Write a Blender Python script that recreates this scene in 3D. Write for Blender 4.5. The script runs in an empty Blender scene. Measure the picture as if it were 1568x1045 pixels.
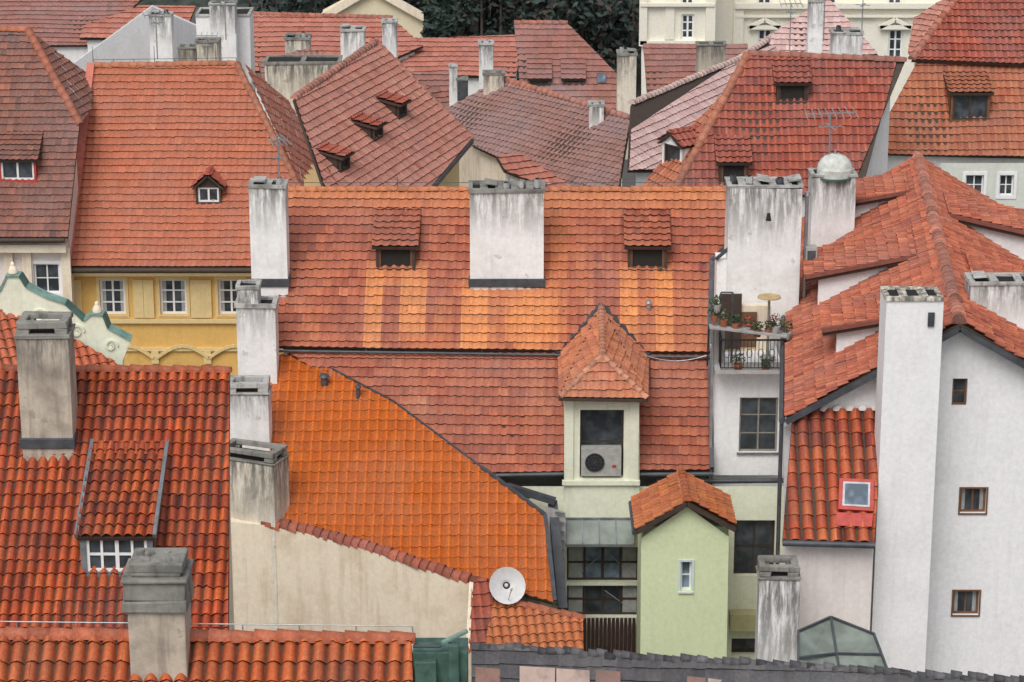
import bpy,bmesh,math,random
import numpy as np
from mathutils import Vector,Matrix
random.seed(7); rng=np.random.default_rng(7)
rad=math.radians
sc=bpy.context.scene
# ---------------------------------------------------------------- camera (matched to the photo: long lens, 17 deg down)
CAM=Vector((0,0,45)); F=4000.0; TH=rad(17)
cd=bpy.data.cameras.new("camera"); cam=bpy.data.objects.new("camera",cd); sc.collection.objects.link(cam)
cam.location=CAM; cam.rotation_euler=(rad(90)-TH,0,0); cd.sensor_width=36; cd.lens=36*F/1568; cd.clip_end=3000; cd.clip_start=1
sc.camera=cam
# survey helpers: photogrammetric resection of measured photo points onto real planes
def ray(u,v):
    a=(u-784)/F; b=(v-522.5)/F
    return Vector((a, math.cos(TH)-math.sin(TH)*b, -math.sin(TH)-math.cos(TH)*b))
def at_y(u,v,Y):
    r=ray(u,v); return CAM+r*(Y/r.y)
def at_z(u,v,Z):
    r=ray(u,v); return CAM+r*((Z-CAM.z)/r.z)
def pl_az(p,az,pitch):
    a=rad(az);p_=rad(pitch)
    return (p,Vector((math.sin(a)*math.sin(p_),-math.cos(a)*math.sin(p_),math.cos(p_))))
def pl3(a,b,c):
    n=(b-a).cross(c-a).normalized()
    if n.z<0:n=-n
    return (a,n)
def hit(pl,u,v):
    r=ray(u,v); return CAM+r*((pl[0]-CAM).dot(pl[1])/r.dot(pl[1]))
# ---------------------------------------------------------------- materials
def newmat(name):
    m=bpy.data.materials.new(name); m.use_nodes=True
    nt=m.node_tree; b=nt.nodes["Principled BSDF"]; return m,nt,b
def N(nt,t,**k):
    n=nt.nodes.new(t)
    for a,b in k.items(): setattr(n,a,b)
    return n
def noise(nt,scale,detail=4,rough=.6,mapscale=None,off=0):
    g=N(nt,'ShaderNodeNewGeometry'); mp=N(nt,'ShaderNodeMapping')
    if mapscale: mp.inputs['Scale'].default_value=mapscale
    mp.inputs['Location'].default_value=(off,off*1.7,off*.6)
    nt.links.new(g.outputs['Position'],mp.inputs['Vector'])
    n=N(nt,'ShaderNodeTexNoise'); n.inputs['Scale'].default_value=scale; n.inputs['Detail'].default_value=detail; n.inputs['Roughness'].default_value=rough
    nt.links.new(mp.outputs[0],n.inputs['Vector']); return n.outputs['Fac']
def rng_map(nt,sock,a,b,c,d):
    m=N(nt,'ShaderNodeMapRange'); m.inputs[1].default_value=a;m.inputs[2].default_value=b;m.inputs[3].default_value=c;m.inputs[4].default_value=d
    nt.links.new(sock,m.inputs[0]); return m.outputs[0]
def mixc(nt,fac,a,b,mode='MIX'):
    m=N(nt,'ShaderNodeMix',data_type='RGBA',blend_type=mode)
    for s,i in ((fac,0),(a,6),(b,7)):
        if isinstance(s,(int,float)): m.inputs[i].default_value=s
        elif isinstance(s,tuple): m.inputs[i].default_value=(*s,1) if len(s)==3 else s
        else: nt.links.new(s,m.inputs[i])
    return m.outputs[2]
def mul(nt,a,b):
    m=N(nt,'ShaderNodeMath',operation='MULTIPLY')
    for s,i in ((a,0),(b,1)):
        if isinstance(s,(int,float)): m.inputs[i].default_value=s
        else: nt.links.new(s,m.inputs[i])
    return m.outputs[0]
def bump(nt,b,sock,st=.3,dist=.02):
    bp=N(nt,'ShaderNodeBump'); bp.inputs['Strength'].default_value=st; bp.inputs['Distance'].default_value=dist
    nt.links.new(sock,bp.inputs['Height']); nt.links.new(bp.outputs[0],b.inputs['Normal'])
def tile_mat(name,grime=.4,gcol=(.075,.05,.04),rough=.75,pale=.15,sc_=.45,off=0):
    m,nt,b=newmat(name)
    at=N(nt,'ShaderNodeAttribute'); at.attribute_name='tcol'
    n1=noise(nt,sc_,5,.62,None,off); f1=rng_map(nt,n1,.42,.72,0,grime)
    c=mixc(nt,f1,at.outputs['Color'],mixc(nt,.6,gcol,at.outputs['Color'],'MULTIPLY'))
    n2=noise(nt,1.1,3,.6,(2.2,.45,.45),off+9); f2=rng_map(nt,n2,.52,.75,0,pale)
    c=mixc(nt,f2,c,mixc(nt,.8,(.95,.75,.6),at.outputs['Color']))
    n3=noise(nt,14,3,.6); f3=rng_map(nt,n3,.3,.7,.76,1.16)
    c=mixc(nt,1.0,c,f3,'MULTIPLY')
    nt.links.new(c,b.inputs['Base Color']); b.inputs['Roughness'].default_value=rough
    b.inputs['Specular IOR Level'].default_value=.3
    bump(nt,b,noise(nt,40,2),.3,.01)
    return m
def plaster(name,col,dirt=.35,dcol=(.22,.20,.17),soot=0,rough=.9,off=0):
    m,nt,b=newmat(name)
    n1=noise(nt,.9,5,.65,None,off); f1=rng_map(nt,n1,.47,.72,0,dirt)
    c=mixc(nt,f1,col,dcol)
    n2=noise(nt,1.0,4,.6,(4.5,4.5,.4),off+5); f2=rng_map(nt,n2,.52,.75,0,dirt)
    c=mixc(nt,f2,c,dcol)
    n4=noise(nt,7,4,.7,None,off+3); c=mixc(nt,1.0,c,rng_map(nt,n4,.3,.7,.91,1.05),'MULTIPLY')
    if soot:
        fp_=rng_map(nt,noise(nt,1.5,5,.62,None,off+21),.635,.65,0,.55)   # patches where the render coat has fallen off
        c=mixc(nt,fp_,c,tuple(x*.55 for x in col[:1])+(col[1]*.5,col[2]*.44))
        tc=N(nt,'ShaderNodeTexCoord'); sx=N(nt,'ShaderNodeSeparateXYZ'); nt.links.new(tc.outputs['Generated'],sx.inputs[0])
        g=rng_map(nt,sx.outputs['Z'],.60,.93,0,1); nn=rng_map(nt,noise(nt,1.6,6,.74,(3.2,3.2,.42),off+11),.38,.56,0,1)
        f=mul(nt,mul(nt,g,nn),soot); c=mixc(nt,f,c,(.10,.095,.086))
    nt.links.new(c,b.inputs['Base Color']); b.inputs['Roughness'].default_value=rough
    bump(nt,b,noise(nt,9,5,.7),.35,.03); return m
def simple(name,col,rough=.6,metal=0,var=.2,ns=5):
    m,nt,b=newmat(name)
    c=mixc(nt,1.0,col,rng_map(nt,noise(nt,ns,3),.3,.7,1-var,1+var),'MULTIPLY')
    nt.links.new(c,b.inputs['Base Color']); b.inputs['Roughness'].default_value=rough; b.inputs['Metallic'].default_value=metal; return m
def glassm(name,col=(.03,.035,.04),rough=.12,k=2.6):
    m,nt,b=newmat(name)
    c=mixc(nt,rng_map(nt,noise(nt,1.7,2),.4,.65,0,1),col,tuple(x*k for x in col))
    nt.links.new(c,b.inputs['Base Color']); b.inputs['Roughness'].default_value=rough; b.inputs['Specular IOR Level'].default_value=.6; return m
WHITE=plaster("white_plaster",(.86,.85,.84),.20,(.52,.50,.47))
WHITE2=plaster("offwhite_plaster",(.80,.78,.75),.3,(.46,.43,.39),off=4)
PINKW=plaster("pinkish_plaster",(.78,.71,.67),.3,(.52,.45,.40),off=2)
CREAM=plaster("cream_plaster",(.84,.73,.57),.55,(.56,.42,.27),off=7)
GREENW=plaster("pale_green_plaster",(.68,.76,.48),.2,(.47,.52,.33),off=1)
GREENC=plaster("cream_green_plaster",(.78,.79,.63),.28,(.44,.43,.31),off=3)
YELLOW=plaster("ochre_plaster",(.72,.44,.13),.3,(.50,.31,.11),off=6)
YELLOW2=plaster("light_ochre_plaster",(.74,.56,.27),.25,(.5,.36,.18),off=8)
PALACE=plaster("palace_plaster",(.83,.79,.67),.15,(.62,.58,.48),off=9)
GREYP=plaster("grey_plaster",(.44,.42,.40),.5,(.18,.165,.15),off=12)
CHW=plaster("chimney_white",(.86,.85,.83),.34,(.48,.46,.42),soot=.85,off=13)
CHC=plaster("chimney_cream",(.76,.69,.57),.5,(.38,.32,.25),soot=.9,off=14)
CHG=plaster("chimney_grey",(.52,.45,.36),.8,(.19,.16,.13),soot=.95,off=15)
CROWN=plaster("chimney_crown_concrete",(.27,.26,.23),.85,(.07,.07,.062),off=16)
CROWNL=plaster("chimney_crown_light",(.46,.45,.42),.9,(.11,.105,.095),off=17)
SOOT=simple("soot",(.012,.011,.01),1,0,.1)
DARK=simple("dark_void",(.02,.018,.016),.9)
ZINC=simple("zinc_flashing",(.19,.205,.215),.5,.3,.3,3)
LEAD=simple("dark_lead",(.075,.08,.09),.5,.2,.3,3)
COPPER=simple("green_copper",(.20,.33,.28),.6,.1,.4,3)
COPPERD=simple("dark_copper",(.06,.12,.095),.6,.1,.5,3)
WOODD=simple("dark_wood",(.055,.035,.025),.7)
WOODB=simple("brown_wood",(.16,.075,.035),.7)
WFRAME=simple("white_frame",(.80,.80,.78),.5,0,.06)
DISHM=simple("dish_enamel",(.68,.68,.67),.6,0,.08)
GLASS=glassm("window_glass"); GLASSB=glassm("bluish_glass",(.09,.12,.15))
GLASSG=glassm("greenish_wired_glass",(.16,.185,.16),.35,1.5)
REDP=simple("red_painted_metal",(.45,.05,.035),.45)
GALV=simple("galvanised_metal",(.42,.43,.44),.35,.6)
ACM=simple("ac_unit_plastic",(.38,.38,.35),.5)
LEAF=simple("foliage_green",(.05,.085,.03),.8,0,.5,3); LEAFD=simple("foliage_dark",(.026,.042,.028),.9,0,.5,3)
LEAFB=simple("foliage_bluegreen",(.04,.062,.055),.9,0,.4,2)
BARK=simple("bark",(.075,.058,.048),.9)
FLOWER=simple("flower_red",(.5,.04,.04),.7)
CURT=simple("net_curtain",(.35,.35,.34),.6,0,.2)
T_MAIN=tile_mat("tiles_mixed",.34,(.42,.34,.32),.68,.2)
T_OLD=tile_mat("tiles_old",.42,(.38,.34,.35),.78,.12,off=3)
T_ORANGE=tile_mat("tiles_orange",.28,(.6,.42,.3),.5,.05,off=5)
T_BAR=tile_mat("tiles_barrel",.55,(.22,.18,.16),.55,.05,.6,off=8)
T_PINK=tile_mat("tiles_pink",.28,(.55,.45,.44),.78,.2,off=11)
T_GREY=tile_mat("tiles_greyish",.45,(.5,.5,.54),.6,.12,.3,off=14)
T_SLATE=tile_mat("tiles_slate",.3,(.5,.5,.5),.6,.05)
# ---------------------------------------------------------------- object helpers
class House:
    def __init__(s,name,loc):
        s.e=bpy.data.objects.new(name,None); s.e.location=(loc[0],loc[1],0); s.e.empty_display_size=1; sc.collection.objects.link(s.e)
    def add(s,o):
        o.parent=s.e; o.location=Vector((0,0,0))-s.e.location
def setcol(me,cols):
    a=me.attributes.new('tcol','FLOAT_COLOR','POINT'); a.data.foreach_set('color',np.asarray(cols,dtype=np.float32).ravel())
class MB:
    def __init__(s,name): s.n=name; s.v=[]; s.f=[]; s.mi=[]; s.mats=[]; s.sm=[]
    def m(s,mat):
        if mat not in s.mats: s.mats.append(mat)
        return s.mats.index(mat)
    def face(s,pts,mat,sm=False):
        b=len(s.v); s.v+= [tuple(p) for p in pts]; s.f.append(list(range(b,b+len(pts)))); s.mi.append(s.m(mat)); s.sm.append(sm)
    def mesh(s,vs,fs,mat,sm=False):
        b=len(s.v); s.v+=[tuple(p) for p in vs]; k=s.m(mat)
        for f in fs: s.f.append([b+i for i in f]); s.mi.append(k); s.sm.append(sm)
    def hexa(s,p,mat): s.mesh(p,[(0,3,2,1),(4,5,6,7),(0,1,5,4),(1,2,6,5),(2,3,7,6),(3,0,4,7)],mat)
    def obox(s,fr,s0,s1,d0,d1,z0,z1,mat):
        O,e,n=fr; g=lambda a,d,z: Vector((O.x,O.y,0))+e*a+n*d+Vector((0,0,z))
        s.hexa([g(s0,d1,z0),g(s1,d1,z0),g(s1,d0,z0),g(s0,d0,z0),g(s0,d1,z1),g(s1,d1,z1),g(s1,d0,z1),g(s0,d0,z1)],mat)
    def box(s,cx,cy,w,d,z0,z1,mat,yaw=0):
        a=rad(yaw); e=Vector((math.cos(a),math.sin(a),0)); n=Vector((math.sin(a),-math.cos(a),0))
        s.obox((Vector((cx,cy,0)),e,n),-w/2,w/2,-d/2,d/2,z0,z1,mat)
    def bar(s,a,b,w,mat,h=None):
        h=h or w; d=(b-a).normalized(); up=Vector((0,0,1)) if abs(d.z)<.95 else Vector((0,1,0))
        x=d.cross(up).normalized()*w/2; y=x.cross(d).normalized()*h/2
        s.hexa([a-x-y,a+x-y,a+x+y,a-x+y,b-x-y,b+x-y,b+x+y,b-x+y],mat)
    def cyl(s,a,b,r0,r1,mat,seg=12,cap=True):
        d=(b-a).normalized(); up=Vector((0,0,1)) if abs(d.z)<.95 else Vector((0,1,0))
        x=d.cross(up).normalized(); y=x.cross(d).normalized(); vs=[]
        for p,r in ((a,r0),(b,r1)):
            for i in range(seg):
                t=2*math.pi*i/seg; vs.append(p+x*math.cos(t)*r+y*math.sin(t)*r)
        s.mesh(vs,[(i,(i+1)%seg,seg+(i+1)%seg,seg+i) for i in range(seg)],mat,True)
        if cap: s.mesh(vs[:seg],[tuple(range(seg))],mat); s.mesh(vs[seg:],[tuple(range(seg))],mat)
    def dome(s,c,rx,ry,rz,mat,seg=16,rings=5):
        vs=[];fs=[]
        for j in range(rings+1):
            t=j/rings*math.pi/2
            for i in range(seg):
                p=2*math.pi*i/seg; vs.append(c+Vector((rx*math.cos(t)*math.cos(p),ry*math.cos(t)*math.sin(p),rz*math.sin(t))))
        for j in range(rings):
            for i in range(seg): fs.append((j*seg+i,j*seg+(i+1)%seg,(j+1)*seg+(i+1)%seg,(j+1)*seg+i))
        s.mesh(vs,fs,mat,True)
    def wear(s,zmin,amt):
        """worn masonry: nudge every corner above zmin a little"""
        s.v=[(x+random.uniform(-amt,amt),y+random.uniform(-amt,amt),z+random.uniform(-amt,amt)) if z>zmin else (x,y,z) for x,y,z in s.v]
    def build(s,parent=None,bevel=0):
        me=bpy.data.meshes.new(s.n); V=np.array(s.v,dtype=float); loc=Vector((0,0,0))
        if parent is None:
            mn=V.min(0);mx=V.max(0); loc=Vector(((mn[0]+mx[0])/2,(mn[1]+mx[1])/2,mn[2])); V=V-np.array(loc)
        me.from_pydata(V.tolist(),[],s.f)
        for m in s.mats: me.materials.append(m)
        me.polygons.foreach_set('material_index',s.mi); me.polygons.foreach_set('use_smooth',s.sm); me.update()
        o=bpy.data.objects.new(s.n,me); sc.collection.objects.link(o)
        if parent: parent.add(o)
        else: o.location=loc
        if bevel:
            bm=o.modifiers.new('bevel','BEVEL'); bm.width=bevel; bm.segments=2; bm.limit_method='ANGLE'
        return o
def newell(pts):
    n=Vector((0,0,0))
    for i in range(len(pts)):
        a=pts[i];b=pts[(i+1)%len(pts)]
        n+=Vector(((a.y-b.y)*(a.z+b.z),(a.z-b.z)*(a.x+b.x),(a.x-b.x)*(a.y+b.y)))
    n.normalize(); return n if n.z>0 else -n
class Spec:
    def __init__(s,mat,pal,tw=.27,th=.34,amp=.03,step=.03,prof='pan',jit=.12,K=6,half=False,mix=.5,trough=0,lip=.2):
        s.mat=mat;s.pal=np.array(pal,dtype=float);s.tw=tw;s.th=th;s.amp=amp;s.step=step;s.prof=prof;s.jit=jit;s.K=K;s.half=half;s.mix=mix;s.trough=trough;s.lip=lip
def profile(kind,t,amp):
    if kind=='pan': return amp*(np.cos(2*np.pi*(t-.15))*.8+.25*np.cos(4*np.pi*(t-.15)))
    if kind=='barrel': return amp*(np.abs(np.cos(np.pi*t))**.8*2-1)
    if kind=='rib': return amp*np.exp(-((t-.5)/.15)**2)
    return amp*.15*np.cos(2*np.pi*t)
def tiles(h,pts,S,name='roof_tiles',patches=(),lift=.04,sag=.03):
    n=newell(pts); c=sum(pts,Vector())/len(pts); pts=[p-n*((p-c).dot(n)) for p in pts]
    eu=Vector((0,0,1)).cross(n).normalized(); ev=n.cross(eu).normalized(); O=pts[0]
    P2=np.array([((p-O).dot(eu),(p-O).dot(ev)) for p in pts])
    u0,v0=P2.min(0)-.02; u1,v1=P2.max(0)+.02
    nc=int((u1-u0)/S.tw)+2; nr=int((v1-v0)/S.th)+2; K=S.K
    t=np.linspace(0,1,K+1); pr=profile(S.prof,t,S.amp)
    J,I=np.meshgrid(np.arange(nr),np.arange(nc),indexing='ij'); J=J.ravel();I=I.ravel(); M=len(I)
    bu=u0-S.tw+I*S.tw+(np.where(J%2==1,S.tw/2,0) if S.half else 0); bv=v0+J*S.th
    bu=bu+rng.normal(0,.006,nr)[J]
    rowj=rng.normal(0,.005,nr)[J]; dz=rng.normal(0,.003,M); dv=rng.normal(0,.008,M)+rowj; tilt=rng.normal(0,.003,M)
    U=bu[:,None]+t[None,:]*S.tw
    rows=[]
    base=pr[None,:]+dz[:,None]+tilt[:,None]*(t[None,:]-.5)*2
    vb=(bv+dv)[:,None]+0*U; vt=(bv+S.th+.02)[:,None]+0*U
    rows.append((U,vb+.004,base-.02)); rows.append((U,vb,base+S.step)); rows.append((U,vb,base+S.step)); rows.append((U,vt,base*1.0-0.004))
    A=np.stack([np.stack(r,-1) for r in rows],1)
    A[...,2]+=lift+sag*(np.sin(A[...,0]*.9+1.3)*np.sin(A[...,1]*.7+.5))+.0
    A=A.reshape(-1,3)
    E=np.array(eu);Vv=np.array(ev);Nn=np.array(n); W=np.array(O)+A[:,:1]*E+A[:,1:2]*Vv+A[:,2:]*Nn
    pi=rng.integers(0,len(S.pal),M); mean=S.pal.mean(0); kk=np.where(rng.random(M)<.05,1.5,S.mix)[:,None]
    C=(mean+(S.pal[pi]-mean)*kk)*(1+rng.normal(0,S.jit*.6,M))[:,None]
    C=C*(1+rng.normal(0,.03,nr)[J])[:,None]
    ctr=np.array(O)+(bu+S.tw/2)[:,None]*E+(bv+S.th/2)[:,None]*Vv
    for (x0,x1,z0,z1,col,st) in patches:
        mx=np.clip(np.minimum(ctr[:,0]-x0,x1-ctr[:,0])/.28+.5,0,1); mz=np.clip(np.minimum(ctr[:,2]-z0,z1-ctr[:,2])/.6+.6,0,1)
        mk=(mx*mz*st*rng.uniform(.8,1.1,M)).clip(0,1)[:,None]; C=C*(1-mk)+np.array(col)*mk*(1+rng.normal(0,.06,M))[:,None]
    C=np.clip(C,0.003,1); nv=4*(K+1)
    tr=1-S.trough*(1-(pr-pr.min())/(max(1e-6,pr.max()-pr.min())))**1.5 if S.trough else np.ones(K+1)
    fac=np.concatenate([tr*S.lip*.6,tr*S.lip,tr,tr*.82])      # row shadow painted onto the tile lips, plus crevice dirt there and in channels
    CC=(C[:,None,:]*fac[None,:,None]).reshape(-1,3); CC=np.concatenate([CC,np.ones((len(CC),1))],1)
    k=np.arange(K); q=[]
    for a,b in ((0,1),(2,3)):
        q.append(np.stack([a*(K+1)+k,a*(K+1)+k+1,b*(K+1)+k+1,b*(K+1)+k],-1))
    q=np.concatenate(q,0); faces=(np.arange(M)[:,None,None]*nv+q[None]).reshape(-1,4)
    cen2=np.stack([bu+S.tw/2,bv+S.th/2],-1); keep=np.ones(M,bool); pc=P2.mean(0); L=len(P2)
    for i in range(L):
        a=P2[i];b=P2[(i+1)%L]; d=b-a; ln=np.hypot(*d)
        if ln<1e-4: continue
        nn=np.array([d[1],-d[0]])/ln
        if np.dot(pc-a,nn)>0: nn=-nn
        keep&=((cen2-a)@nn)<.4
    faces=faces[np.repeat(keep,2*K)]
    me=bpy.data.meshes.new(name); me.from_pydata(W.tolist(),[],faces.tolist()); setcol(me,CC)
    bm=bmesh.new(); bm.from_mesh(me)
    loose=[v for v in bm.verts if not v.link_faces]; bmesh.ops.delete(bm,geom=loose,context='VERTS')
    for i in range(L):
        a=pts[i];b=pts[(i+1)%L]; d=b-a
        if d.length<1e-4: continue
        nn=d.cross(n).normalized()
        if (c-a).dot(nn)>0: nn=-nn
        bmesh.ops.bisect_plane(bm,geom=bm.verts[:]+bm.edges[:]+bm.faces[:],plane_co=a,plane_no=nn,clear_outer=True)
    for f in bm.faces: f.smooth=True
    bm.to_mesh(me); bm.free(); me.materials.append(S.mat)
    o=bpy.data.objects.new(name,me); sc.collection.objects.link(o); h.add(o)
    return n,pts
def slab(mb,pts,n,t0,t1,mat):
    a=[p+n*t0 for p in pts]; b=[p+n*t1 for p in pts]; k=len(pts)
    mb.face(a,mat); mb.face(b,mat)
    for i in range(k): mb.face([a[i],a[(i+1)%k],b[(i+1)%k],b[i]],mat)
def body(mb,pts,mat,inset=.3,zb=0,drop=.2):
    n=newell(pts); c=sum(pts,Vector())/len(pts); k=len(pts)
    if not isinstance(inset,(list,tuple)): inset=[inset]*k
    c2=Vector((c.x,c.y,0)); lines=[]
    for i in range(k):
        a=pts[i];b=pts[(i+1)%k]; d=Vector((b.x-a.x,b.y-a.y,0)).normalized(); nn=Vector((-d.y,d.x,0))
        if (c2-Vector((a.x,a.y,0))).dot(nn)<0: nn=-nn
        lines.append((Vector((a.x,a.y,0))+nn*inset[i],d))
    out=[]
    for i in range(k):
        p,d=lines[i-1]; q,e=lines[i]; cr=d.x*e.y-d.y*e.x
        if abs(cr)<1e-3: X=q
        else:
            t=((q.x-p.x)*e.y-(q.y-p.y)*e.x)/cr; X=p+d*t
        z=c.z-(n.x*(X.x-c.x)+n.y*(X.y-c.y))/n.z-drop
        out.append(Vector((X.x,X.y,max(z,zb+.1))))
    mb.face(out,mat)
    for i in range(k):
        a=out[i];b=out[(i+1)%k]; mb.face([a,b,Vector((b.x,b.y,zb)),Vector((a.x,a.y,zb))],mat)
def roof(h,pts,S,wall=None,inset=.3,patches=(),zb=0,name='roof_tiles',sag=.03,under=True):
    n,p=tiles(h,pts,S,name,patches,sag=sag)
    if under:
        mb=MB('roof_deck'); slab(mb,p,n,-.10,-.0,WOODD); mb.build(h)
    if wall:
        mb=MB('walls'); body(mb,p,wall,inset,zb); mb.build(h)
    return p
def caps(h,path,col,mat,r=.12,seg=.36,name='ridge_tiles',lift=.05,jit=.12,wob=.008):
    vs=[];fs=[];cs=[];Kk=7
    for a,b in zip(path[:-1],path[1:]):
        d=b-a; L=d.length
        if L<.05: continue
        d=d/L; x=d.cross(Vector((0,0,1))).normalized(); y=x.cross(d).normalized(); m=max(1,int(round(L/seg))); sl=L/m
        for i in range(m):
            c=np.array(col)*(1+rng.normal(0,jit)); j=Vector((0,0,1))*rng.normal(0,wob)+x*rng.normal(0,wob)
            p0=a+d*(i*sl)+y*lift+j; p1=a+d*((i+1)*sl+.05)+y*(lift-.005)+j; bb=len(vs)
            for p,rr in ((p0,r*1.14),(p1,r*.88)):
                for q in range(Kk):
                    t=math.pi*(q/(Kk-1))*1.1-.157; vs.append(tuple(p+x*math.cos(t)*rr+y*(math.sin(t)*rr-.02)))
            for q in range(Kk-1): fs.append((bb+q,bb+q+1,bb+Kk+q+1,bb+Kk+q))
            fs.append(tuple(range(bb,bb+Kk))); fs.append(tuple(range(bb+2*Kk-1,bb+Kk-1,-1)))
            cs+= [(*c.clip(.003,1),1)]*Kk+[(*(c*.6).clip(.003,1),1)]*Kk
    me=bpy.data.meshes.new(name); me.from_pydata(vs,[],fs); setcol(me,cs); me.materials.append(mat)
    me.polygons.foreach_set('use_smooth',[len(f)==4 for f in fs])
    o=bpy.data.objects.new(name,me); sc.collection.objects.link(o); h.add(o)
def rods(h,a,b,n,hh=.45):
    mb=MB('lightning_conductor'); w=[a.lerp(b,i/(n-1))+Vector((0,0,.1)) for i in range(n)]
    for i,p in enumerate(w):
        mb.cyl(p,p+Vector((0,0,hh if i%3==0 else .18)),.015,.01,LEAD,6)
        if i: mb.cyl(w[i-1]+Vector((0,0,.17)),p+Vector((0,0,.17)),.012,.012,LEAD,6)
    mb.build(h)
def gutter(mb,a,b,r=.08,mat=None):
    mb.cyl(a,b,r,r,mat or ZINC,8)
def win(mb,fr,s0,s1,z0,z1,nx,ny,fm,gm,rec=.14,fw=.06,mw=.035,sill=None):
    mb.obox(fr,s0,s1,-rec-.02,-rec,z0,z1,gm)
    d0=-rec+.003;d1=-rec+.05
    mb.obox(fr,s0,s0+fw,d0,d1,z0,z1,fm); mb.obox(fr,s1-fw,s1,d0,d1,z0,z1,fm)
    mb.obox(fr,s0+fw,s1-fw,d0,d1,z0,z0+fw,fm); mb.obox(fr,s0+fw,s1-fw,d0,d1,z1-fw,z1,fm)
    for i in range(1,nx):
        x=s0+(s1-s0)*i/nx; w=mw*(1.5 if nx==2 or i*2==nx else 1); mb.obox(fr,x-w/2,x+w/2,d0,d1-.01,z0+fw,z1-fw,fm)
    for j in range(1,ny):
        z=z0+(z1-z0)*j/ny; mb.obox(fr,s0+fw,s1-fw,d0,d1-.017,z-mw/2,z+mw/2,fm)
    if sill: mb.obox(fr,s0-.06,s1+.06,-.02,.07,z0-.06,z0-.003,sill)
def facade(h,O,az,poly,ops,mat,name='facade',rec=.16):
    """vertical wall with real openings. poly, ops in photo survey points; outward azimuth az."""
    a=rad(az); e=Vector((math.cos(a),math.sin(a),0)); n=Vector((math.sin(a),-math.cos(a),0)); O=Vector((O[0],O[1],0)); fr=(O,e,n)
    def sz(q):
        p=hit((O,n),q[0],q[1]); return ((p-O).dot(e),p.z)
    P=[sz(q) for q in poly]
    R=[]
    for o in ops:
        s0,za=sz((o['r'][0],(o['r'][2]+o['r'][3])/2)); s1,zb=sz((o['r'][1],(o['r'][2]+o['r'][3])/2))
        _,z1=sz(((o['r'][0]+o['r'][1])/2,o['r'][2])); _,z0=sz(((o['r'][0]+o['r'][1])/2,o['r'][3])); R.append((s0,s1,z0,z1,o))
    S=sorted(set([p[0] for p in P]+[r[0] for r in R]+[r[1] for r in R])); Z=sorted(set([p[1] for p in P]+[r[2] for r in R]+[r[3] for r in R]))
    bm=bmesh.new()
    for i in range(len(S)-1):
        for j in range(len(Z)-1):
            cs=(S[i]+S[i+1])/2; cz=(Z[j]+Z[j+1])/2
            if any(r[0]<cs<r[1] and r[2]<cz<r[3] for r in R): continue
            bm.faces.new([bm.verts.new(O+e*s+Vector((0,0,z))) for s,z in ((S[i],Z[j]),(S[i+1],Z[j]),(S[i+1],Z[j+1]),(S[i],Z[j+1]))])
    c=(sum(p[0] for p in P)/len(P),sum(p[1] for p in P)/len(P))
    for i in range(len(P)):
        p=P[i];q=P[(i+1)%len(P)]; d=(q[0]-p[0],q[1]-p[1]); nn=(d[1],-d[0])
        if (c[0]-p[0])*nn[0]+(c[1]-p[1])*nn[1]>0: nn=(-nn[0],-nn[1])
        bmesh.ops.bisect_plane(bm,geom=bm.verts[:]+bm.edges[:]+bm.faces[:],plane_co=O+e*p[0]+Vector((0,0,p[1])),plane_no=(e*nn[0]+Vector((0,0,nn[1]))).normalized(),clear_outer=True)
    me=bpy.data.meshes.new(name); bm.to_mesh(me); bm.free(); me.materials.append(mat)
    ob=bpy.data.objects.new(name,me); sc.collection.objects.link(ob); h.add(ob)
    mb=MB('windows')
    g=lambda s,d,z: O+e*s+n*d+Vector((0,0,z))
    for s0,s1,z0,z1,o in R:
        dd=-rec-.03
        for A,B in (((s0,z0),(s1,z0)),((s1,z0),(s1,z1)),((s1,z1),(s0,z1)),((s0,z1),(s0,z0))):
            mb.face([g(A[0],0,A[1]),g(B[0],0,B[1]),g(B[0],dd,B[1]),g(A[0],dd,A[1])],mat)
        win(mb,fr,s0,s1,z0,z1,o.get('nx',2),o.get('ny',2),o.get('f',WFRAME),o.get('g',GLASS),rec,o.get('fw',.06),o.get('mw',.035),o.get('sill'))
        if o.get('cur'):
            cw=(s1-s0)*.22
            mb.obox(fr,s0+.05,s0+cw,-rec+.001,-rec+.0025,z0+.05,z1-.05,CURT); mb.obox(fr,s1-cw,s1-.05,-rec+.001,-rec+.0025,z0+.05,z1-.05,CURT)
        if o.get('sur'):
            w=o.get('sw',.12); m=o['sur']
            mb.obox(fr,s0-w,s0,.003,.04,z0-w,z1+w,m); mb.obox(fr,s1,s1+w,.003,.04,z0-w,z1+w,m); mb.obox(fr,s0,s1,.003,.04,z1,z1+w,m); mb.obox(fr,s0,s1,.003,.04,z0-w,z0,m)
    if R: mb.build(h)
    return fr,sz
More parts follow.
